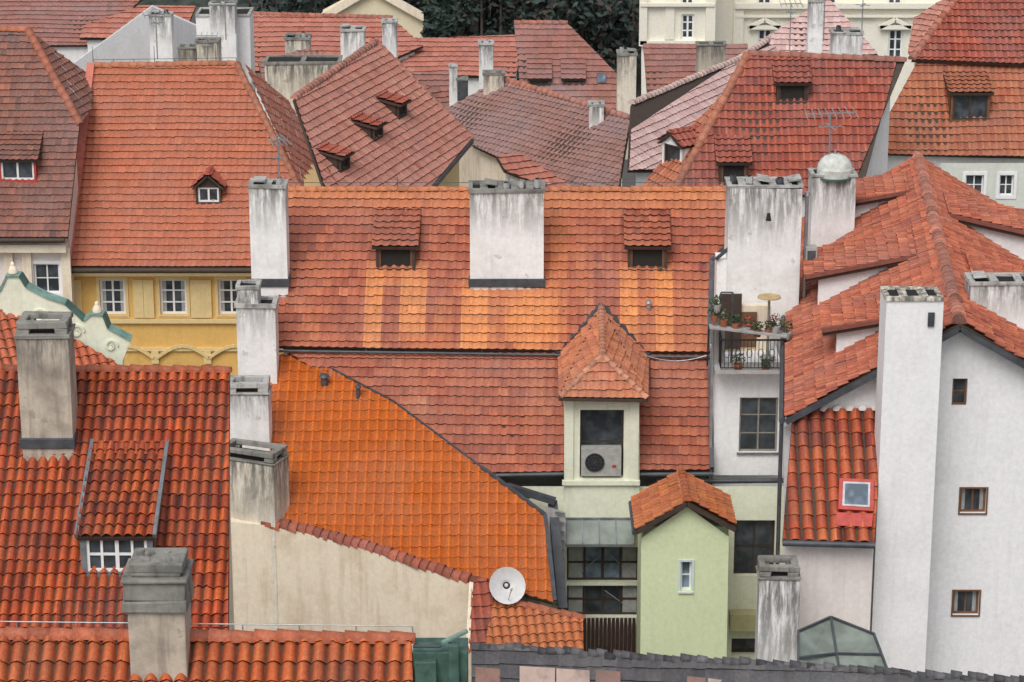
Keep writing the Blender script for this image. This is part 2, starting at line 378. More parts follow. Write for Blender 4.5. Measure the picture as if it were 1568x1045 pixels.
def dormer(h,pl,u,v,w,hh,S,kind='shed',phi=20,wallm=WOODD,frame=WOODB,glass=DARK,nx=1,ny=1,over=.12,ridgecol=None,apexh=None,cheek=None,t=.09,mw=.05,verge=None):
    P=hit(pl,u,v); n=pl[1]; nh=Vector((n.x,n.y,0)).normalized(); e=Vector((-nh.y,nh.x,0)); tp=math.hypot(n.x,n.y)/n.z
    fr=(Vector((P.x,P.y,0)),e,nh); z0=P.z; cheek=cheek or wallm
    g=lambda s,d,z: Vector((P.x,P.y,0))+e*s+nh*d+Vector((0,0,z))
    mb=MB('dormer')
    fwd=.06
    mb.obox(fr,-w/2,-w/2+t,-.1,fwd,z0-.1,z0+hh,wallm); mb.obox(fr,w/2-t,w/2,-.1,fwd,z0-.1,z0+hh,wallm)
    mb.obox(fr,-w/2+t,w/2-t,-.1,fwd,z0-.1,z0+.07,wallm); mb.obox(fr,-w/2+t,w/2-t,-.1,fwd,z0+hh-.09,z0+hh,wallm)
    win(mb,fr,-w/2+t,w/2-t,z0+.07,z0+hh-.09,nx,ny,frame,glass,.03,.07,mw)
    if kind=='shed':
        tf=math.tan(rad(phi)); L=hh/(tp-tf)
        for s in (-w/2,w/2):
            mb.face([g(s,0,z0),g(s,0,z0+hh),g(s,-L,z0+hh+L*tf)],cheek)
        ptsr=[g(-w/2-over,over+.1,z0+hh+.03-(over+.1)*tf),g(w/2+over,over+.1,z0+hh+.03-(over+.1)*tf),g(w/2+over,-L,z0+hh+.03+L*tf),g(-w/2-over,-L,z0+hh+.03+L*tf)]
        if verge:
            for i,j in ((0,3),(1,2)): mb.bar(ptsr[i]+Vector((0,0,.04)),ptsr[j]+Vector((0,0,.06)),.09,verge,.14)
        mb.build(h); n2,p=tiles(h,ptsr,S,'dormer_tiles',sag=.0)
        mb=MB('dormer_deck'); slab(mb,p,n2,-.09,0,WOODD); mb.build(h)
    else:
        ah=apexh or w*.4; L0=hh/tp; L=(hh+ah)/tp
        mb.face([g(-w/2,.03,z0+hh),g(w/2,.03,z0+hh),g(0,.03,z0+hh+ah)],wallm)
        for s in (-w/2,w/2): mb.face([g(s,0,z0),g(s,0,z0+hh),g(s,-L0,z0+hh)],cheek)
        mb.build(h)
        for sg in (-1,1):
            ee=sg*(w/2+over); ez=z0+hh-over*ah/(w/2)
            ptsr=[g(ee,over+.1,ez),g(0,over+.1,z0+hh+ah),g(0,-L,z0+hh+ah),g(ee,-L0+.1,ez)]
            n2,p=tiles(h,ptsr,S,'dormer_tiles',sag=0); mb=MB('dormer_deck'); slab(mb,p,n2,-.06,0,WOODD); mb.build(h)
        caps(h,[g(0,over+.1,z0+hh+ah),g(0,-L,z0+hh+ah)],ridgecol if ridgecol is not None else S.pal[0],S.mat,.09,.3)
def chimney(u0,u1,vt,vb,Y,depth=.8,mat=None,crown=.16,flues=2,yaw=0,style='flat',ov=.04,extra=1.5,name='chimney',base=None,parent=None,cmat=None):
    mat=mat or CHW; cmat=cmat or (CROWNL if mat in (CHW,WHITE) else CROWN)
    a=at_y(u0,vt,Y); b=at_y(u1,vt,Y); w=b.x-a.x; zt=a.z; zb=at_y(u0,vb,Y).z
    if yaw: w=w/(math.cos(rad(yaw))+depth/w*abs(math.sin(rad(yaw))))
    cx=(a.x+b.x)/2; cy=Y+depth/2; mb=MB(name)
    A=rad(yaw); e=Vector((math.cos(A),math.sin(A),0)); n=Vector((math.sin(A),-math.cos(A),0)); fr=(Vector((cx,cy,0)),e,n); d=depth
    zc=zt-crown
    mb.obox(fr,-w/2,w/2,-d/2,d/2,zb-extra,zc,mat)
    W=w+2*ov;D=d+2*ov; t=.15
    if style=='slab':   # raised open flue head: stub piers carrying a rim, the flue open to the sky
        mb.obox(fr,-W/2,W/2,-D/2,D/2,zc,zc+crown*.5,cmat)
        z1=zc+crown*.5; hh=.16
        for sx in (-1,1):
            for sy in (-1,1):
                mb.obox(fr,sx*(w/2-.17)-.15,sx*(w/2-.17)+.15,sy*(d/2-.14)-.12,sy*(d/2-.14)+.12,z1,z1+hh,cmat)
        mb.obox(fr,-w/2+.13,w/2-.13,-d/2+.13,d/2-.13,z1,z1+.06,SOOT)
        zr=z1+hh; q=.2; Wl=w/2-.01; Dl=d/2-.01
        mb.obox(fr,-Wl,Wl,-Dl,-Dl+q,zr,zr+.15,cmat); mb.obox(fr,-Wl,Wl,Dl-q,Dl,zr,zr+.15,cmat)
        mb.obox(fr,-Wl,-Wl+q,-Dl+q,Dl-q,zr,zr+.15,cmat); mb.obox(fr,Wl-q,Wl,-Dl+q,Dl-q,zr,zr+.15,cmat)
    else:
        mb.obox(fr,-W/2,W/2,D/2-t,D/2,zc,zt,cmat); mb.obox(fr,-W/2,W/2,-D/2,-D/2+t,zc,zt,cmat)
        mb.obox(fr,-W/2,-W/2+t,-D/2+t,D/2-t,zc,zt,cmat); mb.obox(fr,W/2-t,W/2,-D/2+t,D/2-t,zc,zt,cmat)
        mb.obox(fr,-W/2+t,W/2-t,-D/2+t,D/2-t,zc,zc+.04,SOOT)
        for i in range(1,flues):
            x=-W/2+W*i/flues; mb.obox(fr,x-.12,x+.12,-D/2+t,D/2-t,zc+.04,zt-.01,cmat)
        if style=='bricks':   # odd cover tiles and short pots over the flues
            for i in range(flues):
                x=-W/2+W*(i+.5)/flues+random.uniform(-.05,.05); r=random.random(); c=Vector((cx,cy,0))+e*x
                if r<.45:
                    hh=random.uniform(.08,.22); mb.cyl(c+Vector((0,0,zc)),c+Vector((0,0,zt+hh)),.12,.1,GREYP if r<.25 else LEAD,12); mb.cyl(c+Vector((0,0,zt+hh)),c+Vector((0,0,zt+hh+.01)),.075,.075,SOOT,10)
                elif r<.9:
                    tl=random.uniform(-.05,.05); mb.hexa([c+Vector((dx*.2,dy*.32,zt+.07+dx*tl+zz)) for zz in (0,.05) for dx,dy in ((-1,-1),(1,-1),(1,1),(-1,1))],cmat)
        if style=='tower':
            hh=.45; q=w*.28
            mb.obox(fr,-w/2+.03,-w/2+.03+2*q,-d/2+.05,d/2-.05,zt,zt+hh,mat)
            x0=-w/2;x1=-w/2+.06+2*q
            mb.obox(fr,x0,x1,-d/2+.02,-d/2+.14,zt+hh,zt+hh+.12,cmat); mb.obox(fr,x0,x1,d/2-.14,d/2-.02,zt+hh,zt+hh+.12,cmat); mb.obox(fr,x0,x0+.12,-d/2+.14,d/2-.14,zt+hh,zt+hh+.12,cmat); mb.obox(fr,x1-.12,x1,-d/2+.14,d/2-.14,zt+hh,zt+hh+.12,cmat)
            mb.obox(fr,x0+.12,x1-.12,-d/2+.14,d/2-.14,zt+hh,zt+hh+.02,SOOT)
    mb.wear(zc-.01,.022)
    if base:
        mb.obox(fr,-w/2-.05,w/2+.05,-d/2,d/2+.05,zb-.25,zb+.02,base)
    return mb.build(parent,bevel=.03)
# palettes (linear albedo)
SP_MAIN=Spec(T_MAIN,[(.49,.148,.08),(.44,.126,.07),(.38,.108,.064),(.52,.172,.09),(.34,.098,.064)],.285,.345,.028,.05,jit=.09)
SP_YEL=Spec(T_MAIN,[(.54,.175,.092),(.50,.155,.084),(.46,.145,.08)],.27,.32,.022,.046,jit=.06)
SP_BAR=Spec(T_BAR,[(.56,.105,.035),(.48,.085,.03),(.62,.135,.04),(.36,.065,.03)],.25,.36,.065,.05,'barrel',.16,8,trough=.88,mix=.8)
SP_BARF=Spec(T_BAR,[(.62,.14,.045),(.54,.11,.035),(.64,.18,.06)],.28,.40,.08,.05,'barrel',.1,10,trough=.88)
SP_OR=Spec(T_ORANGE,[(.70,.155,.018),(.65,.14,.017),(.72,.175,.025)],.29,.42,.06,.018,'rib',.03,10,trough=.32,lip=.55)
SP_PINK=Spec(T_PINK,[(.56,.235,.17),(.50,.20,.145),(.60,.28,.205),(.45,.17,.125)],.3,.33,.014,.045,jit=.08)
SP_LPINK=Spec(T_PINK,[(.66,.44,.40),(.60,.36,.33),(.71,.50,.47)],.3,.36,.018,.045,jit=.07)
SP_OLD=Spec(T_OLD,[(.29,.125,.09),(.23,.11,.085),(.36,.135,.09),(.19,.095,.08)],.24,.30,.02,.05,jit=.14)
SP_RED=Spec(T_OLD,[(.48,.115,.07),(.42,.098,.062),(.52,.14,.08),(.33,.08,.056)],.26,.36,.035,.055,jit=.12,trough=.3)
SP_GREY=Spec(T_GREY,[(.37,.19,.155),(.32,.17,.145),(.41,.21,.165)],.28,.34,.035,.035,jit=.06,trough=.2)
SP_ORR=Spec(T_MAIN,[(.50,.165,.085),(.44,.13,.07),(.54,.195,.095)],.27,.36,.03,.05,jit=.1,trough=.2)
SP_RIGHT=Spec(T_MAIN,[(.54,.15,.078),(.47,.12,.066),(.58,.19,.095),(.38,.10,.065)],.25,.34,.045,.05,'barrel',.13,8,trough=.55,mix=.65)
SP_SLATE=Spec(T_SLATE,[(.085,.08,.085),(.06,.058,.064),(.11,.10,.10)],.3,.3,.01,.03,jit=.2)
SP_FAR=Spec(T_PINK,[(.48,.175,.125),(.43,.15,.105),(.53,.205,.145)],.35,.4,.02,.055,jit=.08,K=4)
SP_FARB=Spec(T_GREY,[(.35,.15,.115),(.30,.13,.10),(.39,.16,.125)],.35,.4,.02,.055,jit=.08,K=4)
SP_ANX=Spec(T_MAIN,[(.58,.19,.06),(.50,.15,.05),(.45,.12,.05)],.25,.33,.045,.04,'barrel',trough=.6)
# ================================================================= MAIN HOUSE
H=House('tile_roof_house',(2,80))
up=pl_az(at_y(784,537,80),-1.2,42)
orange=(.78,.29,.10)
pat=[]
for ua,ub,va,vb,st in ((558,586,418,545,1),(612,652,418,515,.9),(704,754,432,545,1),(766,850,448,525,.75),(790,835,440,545,.55),(950,979,415,515,1),(1000,1030,415,545,.9),(838,868,300,535,.35),(560,655,418,432,.8),(1040,1084,430,540,.25),(452,500,385,545,.15),(660,690,460,545,.25),(880,905,360,470,.2)):
    A=hit(up,ua,vb);B=hit(up,ub,va); pat.append((A.x,B.x,A.z,B.z,orange,st))
A=hit(up,440,312);B=hit(up,1116,293); pat.append((A.x-1,B.x+1,A.z,B.z+.5,(.68,.25,.10),.8))
mainp=[hit(up,*q) for q in ((438,293),(1124,293),(1121,390),(1086,541),(422,532))]
roof(H,mainp,SP_MAIN,None,patches=pat)
mb=MB('walls'); body(mb,mainp,WHITE2,[.05,.05,.05,.45,.2]); mb.build(H)
caps(H,[hit(up,438,292),hit(up,1122,292)],(.68,.25,.11),T_MAIN,.11,.34); rods(H,hit(up,438,292),hit(up,1122,292),13,.35)
low=pl_az(at_y(784,548,80),-1.2,42)
lowp=[hit(low,*q) for q in ((440,541),(1086,543),(1088,720),(738,725))]
pat=[]
for ua,ub,va,vb,st in ((620,660,600,640,.5),(1000,1080,560,600,.35),(800,850,560,640,.3),(600,840,548,562,.3)):
    A=hit(low,ua,vb);B=hit(low,ub,va); pat.append((A.x,B.x,A.z,B.z,(.60,.26,.16),st))
roof(H,lowp,SP_MAIN,None,patches=pat)
mb=MB('gutters')
gutter(mb,hit(up,422,534)+Vector((0,-.08,-.05)),hit(up,1086,544)+Vector((0,-.08,-.05)),.045,LEAD)
gutter(mb,hit(low,738,725)+Vector((0,-.1,-.05)),hit(low,872,722)+Vector((0,-.1,-.05)),.07,LEAD)
gutter(mb,hit(low,975,723)+Vector((0,-.1,-.05)),hit(low,1092,722)+Vector((0,-.1,-.05)),.07,LEAD)
e0=[hit(up,*q)+Vector((0,0,.1)) for q in ((1120,375),(1090,405),(1086,541))]
mb.bar(e0[0],e0[1],.16,LEAD,.12); mb.bar(e0[1],e0[2],.16,LEAD,.12); mb.bar(hit(low,1087,545)+Vector((0,0,.1)),hit(low,1090,722)+Vector((0,0,.1)),.14,LEAD,.12)
for u,v in ((560,531),(738,534)): p=hit(up,u,v+3); mb.cyl(p,p-Vector((0,0,.35)),.03,.03,LEAD,8)
pr=None      # loose cable drooping below the upper eave
for i in range(13):
    t=i/12; p=at_y(985+100*t,544+9*math.sin(math.pi*t),79.3)
    if pr: mb.cyl(pr,p,.018,.018,GALV,6)
    pr=p
mb.build(H)
mb=MB('snow_hooks')
for k in range(26):
    u=455+k*24
    for v in (512,478):
        if k%2==(v==478): p=hit(up,u,v); mb.bar(p+up[1]*.05,p+up[1]*.14,.02,LEAD)
mb.build(H)
for u in (606,991): dormer(H,up,u,415,1.28,.9,SP_MAIN,'shed',21,WOODD,WOODB,DARK,1,1)
mb=MB('attic_window_lining')
p=hit(up,606,402); mb.box(p.x+.02,p.y-.02,.62,.02,p.z-.02,p.z+.14,CURT); mb.build(H)
mb=MB('roof_vents')
for u,v,hh,r in ((993,478,.3,.07),(549,628,.75,.07),(497,600,.5,.11)):
    p=hit(low if v>545 else up,u,v); mb.cyl(p-Vector((0,0,.5)),p+Vector((0,0,hh)),r,r,LEAD if v>545 else GALV,12); mb.cyl(p+Vector((0,0,hh)),p+Vector((0,0,hh+.08)),r*1.6,r*1.2,LEAD if v>545 else GALV,12)
mb.build(H)
fr,sz=facade(H,(0,76.85),0,[(738,745),(1200,745),(1200,1075),(738,1075)],[dict(r=(868,978,838,892),nx=4,ny=2,f=WOODD,g=GLASSB,mw=.06,cur=1),dict(r=(868,978,897,945),nx=4,ny=2,f=WOODD,g=GLASS,mw=.06,cur=1),
   dict(r=(1124,1186,797,882),nx=2,ny=2,f=WOODD,g=GLASS),dict(r=(1120,1160,978,1003),nx=2,ny=1,f=WOODD,g=GLASS)],GREENC,rec=.25)
mb=MB('courtyard_details')
p0=at_y(1118,883,76.85);p1=at_y(1200,960,76.85)
mb.box((p0.x+p1.x)/2,76.6,p1.x-p0.x,.45,at_y(1118,958,76.85).z,at_y(1118,933,76.85).z,plaster("olive_render",(.46,.43,.24),.3),0)
a=at_y(866,797,76.45);b=at_y(968,797,76.45);c=at_y(970,835,75.8);d=at_y(866,835,75.8)
slab(mb,[a,b,c,d],Vector((0,-.4,.9)).normalized(),0,.03,GLASSG)
for i in range(5):
    t=i/4; mb.bar(a.lerp(b,t)+Vector((0,0,.05)),d.lerp(c,t)+Vector((0,0,.05)),.04,ZINC)
mb.bar(d,c,.07,ZINC); mb.bar(a+Vector((0,0,.05)),b+Vector((0,0,.05)),.07,ZINC)
RW=simple("dark_red_wood",(.045,.018,.014),.7)
p0=at_y(893,947,76.6);p1=at_y(980,1010,76.6)
for i in range(14):
    x=p0.x+(p1.x-p0.x)*i/14; mb.box(x+.05,76.6,.1,.06,p1.z-1,p0.z,RW)
for (u0,v0,u1,v1) in ((926,842,976,890),(876,890,926,845),(926,905,976,940)):
    a_=at_y(u0,v0,77.05); b_=at_y(u1,v1,77.05); mb.bar(Vector((a_.x,77.09,a_.z)),Vector((b_.x,77.09,b_.z)),.05,CURT,.02)
mb.build(H)
DH=76.5
w0=at_y(865,612,DH).x;w1=at_y(978,612,DH).x; ztop=at_y(920,612,DH).z; zbt=at_y(920,800,DH).z
fr,sz=facade(H,(0,DH),0,[(864,612),(979,612),(979,800),(864,800)],[dict(r=(888,955,628,732),nx=1,ny=2,f=WOODD,g=GLASS,fw=.07)],GREENC,rec=.30,name='dormer_facade')
mb=MB('dormer_walls'); mb.box((w0+w1)/2,DH+2.0,w1-w0-.02,3.2,zbt,ztop-.05,GREENC)
for xx in (w0-.005,w1+.005): mb.face([Vector((xx,DH,zbt)),Vector((xx,DH+.5,zbt)),Vector((xx,DH+.5,ztop)),Vector((xx,DH,ztop))],GREENC)
zs_=at_y(0,735,DH).z
mb.box(w0+.13,DH-.035,.28,.06,zs_,ztop,GREENC); mb.box(w1-.13,DH-.035,.28,.06,zs_,ztop,GREENC)
mb.box((w0+w1)/2,DH-.06,w1-w0+.14,.14,zs_-.14,zs_,GREENC)
za=zs_-.14; zb2=zbt; prev=None
for i in range(7):
    t=i/6; f=.55*t*t; row=[Vector((w0+.12-f,DH-.02,za+(zb2-za)*t)),Vector((w1-.12+f,DH-.02,za+(zb2-za)*t))]
    if prev: mb.face([prev[0],prev[1],row[1],row[0]],GREENC)
    prev=row
mb.build(H)
ac=MB('ac_unit'); q0=at_y(890,686,DH-.05);q1=at_y(951,729,DH-.05)
ac.box((q0.x+q1.x)/2,DH+.07,q1.x-q0.x,.32,q1.z,q0.z,ACM)
cc=Vector((q0.x+.42,DH-.10,(q0.z+q1.z)/2)); ac.cyl(cc,cc+Vector((0,-.02,0)),.3,.3,DARK,24)
for r in (.3,.2,.1):
    for i in range(20):
        t=2*math.pi*i/20;t2=2*math.pi*(i+1)/20; ac.bar(cc+Vector((math.cos(t)*r,-.03,math.sin(t)*r)),cc+Vector((math.cos(t2)*r,-.03,math.sin(t2)*r)),.012,LEAD)
for i in range(6):
    t=math.pi*i/6; ac.bar(cc+Vector((math.cos(t)*.3,-.035,math.sin(t)*.3)),cc-Vector((math.cos(t)*.3,.035,math.sin(t)*.3)),.01,LEAD)
ac.box(q1.x-.22,DH-.1,.12,.02,q1.z+.3,q1.z+.38,REDP); ac.build(H,.01)
fl=at_y(858,609,76.05);frr=at_y(990,611,76.05);fa=at_y(922,546,76.95);ba=hit(up,921,470)
bl=hit(low,856,546);br=hit(low,992,548)
S2=Spec(T_MAIN,[(.56,.19,.095),(.50,.16,.085),(.60,.23,.11)],.24,.30,.024,.045)
tiles(H,[fl,frr,fa],S2,'dormer_tiles',sag=0)
for tri in ((fl,fa,ba,bl),(frr,fa,ba,br)):
    a,b,c,d=tri; tiles(H,[a,b,c],S2,'dormer_tiles',sag=0); tiles(H,[a,c,d],S2,'dormer_tiles',sag=0)
mb=MB('dormer_deck'); mb.face([fl,frr,fa],WOODD); mb.face([fl,fa,ba],WOODD); mb.face([fl,ba,bl],WOODD); mb.face([frr,fa,ba],WOODD); mb.face([frr,ba,br],WOODD)
mb.bar(fl+Vector((0,0,-.05)),frr+Vector((0,0,-.05)),.1,WOODD); mb.bar(fl+Vector((0,0,-.05)),bl+Vector((0,0,-.05)),.12,LEAD); mb.bar(frr+Vector((0,0,-.05)),br+Vector((0,0,-.05)),.12,LEAD)
mb.bar(ba+Vector((0,-.06,.1)),bl+Vector((-.08,-.06,.14)),.2,LEAD,.06); mb.bar(ba+Vector((0,-.06,.1)),br+Vector((.08,-.06,.14)),.2,LEAD,.06)
mb.build(H)
caps(H,[fa,ba],(.62,.28,.17),T_MAIN,.1,.3); caps(H,[fl,fa],(.62,.28,.17),T_MAIN,.09,.28); caps(H,[frr,fa],(.62,.28,.17),T_MAIN,.09,.28)
# white stair tower with balcony
fr,sz=facade(H,(0,77.5),0,[(1093,562),(1199,562),(1199,728),(1093,728)],[dict(r=(1132,1191,609,693),nx=2,ny=3,f=simple("grey_frame",(.26,.24,.20),.6),g=GLASS,sill=ZINC)],WHITE,name='tower_wall')
x0=at_y(1096,562,77.5).x;x1=at_y(1199,562,77.5).x;zt=at_y(0,562,77.5).z
mb=MB('tower_body'); mb.box((x0+x1)/2,77.52+.25+1.8,x1-x0-.02,3.6,5,zt,WHITE)
mb.box((x0+x1)/2-.02,77.2,x1-x0+.1,.9,zt,zt+.1,GREYP)
mb.cyl(Vector((x0-1.8,77.2,at_y(0,738,77.2).z)),Vector((x1+.15,77.2,at_y(0,736,77.2).z)),.08,.08,LEAD)
mb.cyl(Vector((x0-.12,77.35,zt+2.2)),Vector((x0-.12,77.35,at_y(0,735,77.3).z)),.05,.05,GALV,10)
a=at_y(1098,398,80.35); b=at_y(1125,398,80.35); mb.box((a.x+b.x)/2+.3,80.8,b.x-a.x+.6,.9,zt-1,a.z,WHITE)
mb.bar(Vector((a.x-.05,80.3,a.z+.02)),Vector((b.x,80.3,at_y(0,372,80.3).z)),.1,LEAD)
mb.box(x0+.12,77.9,.3,.5,zt+.1,zt+1.6,GREYP); mb.box(x1-1.0,79.3,1.5,.3,zt,zt+1.5,CREAM)
mb.box(x0+.55,79.1,.7,.1,zt+.1,zt+1.9,WOODD); mb.box(x1-.95,79.12,.5,.06,zt+.15,zt+1.3,WOODB)
p=at_y(1236,300,80.6); mb.cyl(Vector((p.x,80.6,at_y(0,460,80.6).z)),p,.06,.06,GALV,10); mb.cyl(p,p+Vector((0,0,.12)),.1,.08,GALV,10)
q=at_y(1241,420,80.5); mb.box(q.x,80.6,.36,.4,q.z,q.z+.9,ACM); mb.box(q.x,80.39,.26,.02,q.z+.1,q.z+.8,LEAD)
mb.build(H)
bal=MB('balcony_railing')
for (A,B) in ((Vector((x0+.1,76.82,zt+.1)),Vector((x1-.02,76.82,zt+.1))),(Vector((x1-.02,76.82,zt+.1)),Vector((x1-.02,77.6,zt+.1))),(Vector((x0+.1,76.82,zt+.1)),Vector((x0+.1,77.6,zt+.1)))):
    up_=Vector((0,0,1)); bal.bar(A+up_*.98,B+up_*.98,.05,DARK); bal.bar(A+up_*.08,B+up_*.08,.03,DARK)
    m=max(2,int((B-A).length/.11))
    for i in range(m+1):
        p=A.lerp(B,i/m); bal.bar(p+up_*.08,p+up_*.98,.02,DARK)
        if i%3==1 and i<m:
            c=A.lerp(B,(i+.5)/m)+up_*.55
            for k in range(10):
                t=k/10*2*math.pi;t2=(k+1)/10*2*math.pi; dv=(B-A).normalized(); bal.bar(c+dv*math.cos(t)*.09+up_*math.sin(t)*.14,c+dv*math.cos(t2)*.09+up_*math.sin(t2)*.14,.016,DARK)
bal.build(H)
def leaves(mb,c,r,n,size,mats,flat=1):
    for i in range(n):
        d=Vector((random.gauss(0,1),random.gauss(0,1),random.gauss(0,1))).normalized()*(random.random()**.4)
        p=c+Vector((d.x*r[0],d.y*r[1],d.z*r[2])); a=Vector((random.gauss(0,1),random.gauss(0,1),random.gauss(0,1))).normalized(); b=a.orthogonal().normalized(); s=size*random.uniform(.5,1.3)
        mb.face([p-a*s,p-b*s*.5,p+a*s,p+b*s*.5],random.choice(mats))
TERR=simple("terracotta_pot",(.32,.11,.06),.8); DRY=simple("dry_foliage",(.16,.11,.05),.9,0,.4)
for i,(u,v) in enumerate(((1098,458),(1108,480),(1126,486),(1143,492),(1160,496),(1176,494),(1188,490),(1130,548),(1094,474),(1204,500),(1172,552))):
    pp=at_y(u,v+14,76.95); mb=MB('planter'); s=random.uniform(.8,1.2)
    mb.cyl(pp+Vector((0,0,-.12)),pp+Vector((0,0,.1)),.1*s,.14*s,TERR if i%3 else GREYP,14); leaves(mb,pp+Vector((random.uniform(-.05,.05),0,.24*s)),(.22*s,.16,.2*s),150,.045,[LEAF,LEAFD,DRY if i%2 else LEAF]+([FLOWER] if i in(3,6) else [LEAF])); mb.build(H)
mb=MB('planter_shelf'); a=at_y(1086,500,76.9);b=at_y(1204,514,76.9); mb.bar(a,b,.34,GREYP,.06); mb.bar(a+Vector((0,.1,0)),Vector((a.x,77.3,zt+.1)),.05,DARK); mb.bar(b,Vector((b.x-.1,76.9,zt+.1)),.05,DARK); 
c=at_y(1122,448,77.6); mb.bar(c,Vector((c.x,77.6,zt)),.05,LEAD); d=at_y(1104,448,77.6); mb.bar(c,d,.04,LEAD); mb.bar(d,Vector((d.x,77.6,zt)),.04,LEAD); mb.build(H)
tb=MB('balcony_table'); p=at_y(1178,456,78.2); tb.cyl(p,p+Vector((0,0,.04)),.36,.36,simple("straw",(.5,.36,.18),.8),24); tb.cyl(Vector((p.x,p.y,zt+.1)),p,.04,.04,GALV,10); tb.cyl(Vector((p.x,p.y,zt+.1)),Vector((p.x,p.y,zt+.14)),.25,.2,GALV,16); tb.build()
def dish(u,v,Y,r,az,name='satellite_dish'):
    c=at_y(u,v,Y); a=rad(az); d=Vector((math.sin(a),-math.cos(a),.35)).normalized(); x=d.orthogonal().normalized(); y=d.cross(x); mb=MB(name); vs=[c-d*.12]; fs=[];K=24
    for j in range(1,6):
        for i in range(K):
            t=2*math.pi*i/K; rr=r*j/5; vs.append(c-d*.12*(1-(j/5)**2)+x*math.cos(t)*rr+y*math.sin(t)*rr*1.05)
    for i in range(K): fs.append((0,1+i,1+(i+1)%K))
    for j in range(4):
        for i in range(K): fs.append((1+j*K+i,1+j*K+(i+1)%K,1+(j+1)*K+(i+1)%K,1+(j+1)*K+i))
    mb.mesh(vs,fs,DISHM,True); low_=c-Vector((0,0,r))
    mb.bar(low_,c+d*r*.9-Vector((0,0,r*.2)),.02,GALV); mb.cyl(c+d*r*.85-Vector((0,0,r*.2)),c+d*r*1.0-Vector((0,0,r*.15)),.035,.035,ACM,10)
    mb.cyl(c-d*.15,c-d*.15-Vector((0,0,r*2.2)),.03,.03,GALV,8); mb.bar(c-d*.12,c-d*.3,.06,GALV); mb.build()
dish(777,897,71.6,.54,15)
# ---- chimneys near main house
chimney(719,833,290,428,81.7,1.15,CHW,.12,5,style='bricks',base=LEAD,cmat=CROWN)
chimney(381,437,284,428,81.6,.9,CHW,.10,2,style='bricks',base=LEAD)
chimney(361,421,466,590,79.2,.9,CHW,.12,2,style='tower')
chimney(346,411,600,672,76.6,.9,CHW,.12,2,style='slab')
chimney(333,438,703,800,74.2,1.0,CHC,.14,2,style='slab',yaw=-22,extra=5)
chimney(1116,1229,284,500,80.2,1.15,CHW,.10,5,style='bricks')
chimney(1244,1312,268,400,85.5,1.0,CHW,.08,1,name='chimney')
mb=MB('chimney_cowl'); VD=simple("pale_verdigris",(.55,.57,.52),.6); p=at_y(1278,262,85.9); mb.cyl(p-Vector((0,0,.2)),p+Vector((0,0,.1)),.6,.6,VD,20); mb.dome(p+Vector((0,0,.1)),.6,.5,.5,VD); mb.cyl(p+Vector((0,0,.5)),p+Vector((0,0,.75)),.06,.04,GALV); mb.cyl(p-Vector((0,0,.22)),p-Vector((0,0,.16)),.66,.66,COPPERD,20); mb.build()
mb=MB('wall_lamp'); p=at_y(1176,330,80.15); mb.bar(p,p+Vector((0,-.2,.05)),.04,DARK); mb.cyl(p+Vector((0,-.2,-.12)),p+Vector((0,-.2,.12)),.09,.05,DARK,10); mb.build(H)
# ================================================================= ORANGE ROOF HOUSE
H=House('orange_roof_house',(-3,75))
opl=pl_az(at_y(600,640,78),0,30)
op=[hit(opl,*q) for q in ((412,545),(464,546),(600,618),(735,719),(832,792),(847,924),(396,796))]
roof(H,op,SP_OR,None,sag=.03)
mb=MB('walls'); body(mb,op,GREYP,[.1,.1,.1,.1,.3,.45,.1],0,.3); mb.build(H)
mb=MB('edge_flashing')
ed=[hit(opl,*q) for q in ((464,546),(600,618),(735,719),(832,792),(847,924))]
for i,(a,b) in enumerate(zip(ed[:-1],ed[1:])): 
    mb.bar(a+Vector((.05,0,.08)),b+Vector((.05,0,.08)),.12 if i>1 else .05,LEAD,.08 if i>1 else .04)
for (u,v,Y,u2,v2,Y2,w) in ((846,770,76.2,862,935,73,.28),(776,745,76.2,850,768,75.9,.2),(780,745,76.3,812,762,76,.1)):
    mb.bar(at_y(u,v,Y),at_y(u2,v2,Y2),w,LEAD)
mb.hexa([at_y(u,v,Y) for Y in (75.6,76.2) for u,v in ((834,775),(866,785),(866,940),(846,940))],GREYP)
for i in range(11):
    mb.bar(at_y(850,785+i*14,75.5),at_y(864,787+i*14,75.5),.05,ZINC)
mb.build(H)
tops=[hit(opl,u,v)+Vector((0,-.36,.02)) for u,v in ((336,792),(405,799),(470,812),(540,831),(610,853),(680,876),(745,896))]
mb=MB('parapet_wall')
for a,b in zip(tops[:-1],tops[1:]):
    k=Vector((0,.4,0)); mb.hexa([Vector((a.x,a.y,5)),Vector((b.x,b.y,5)),Vector((b.x,b.y,5))+k,Vector((a.x,a.y,5))+k,a,b,b+k,a+k],CREAM)
mb.build(H)
caps(H,[p+Vector((0,.2,.05)) for p in tops[1:]][::-1],(.42,.12,.07),T_OLD,.2,.27,'coping_tiles',.0,.2,.02)
tp=tops[-1]
st=pl_az(tp+Vector((0,-.1,0)),12,55)
tiles(H,[hit(st,*q) for q in ((722,892),(752,890),(760,1000),(716,1000))],SP_RED,'roof_tiles',sag=0)
mb=MB('verge_board'); mb.bar(hit(st,722,892),hit(st,716,1000),.12,CREAM); mb.build(H)
st2=pl_az(at_y(820,940,71.5),8,28)
roof(H,[hit(st2,*q) for q in ((756,918),(892,948),(894,1010),(740,1000))],Spec(T_MAIN,[(.64,.21,.08),(.58,.18,.07)],.26,.34,.045,.04,'barrel',trough=.5),CREAM,.25)
caps(H,[hit(st2,756,918),hit(st2,892,948)],(.5,.16,.08),T_MAIN,.12,.35)
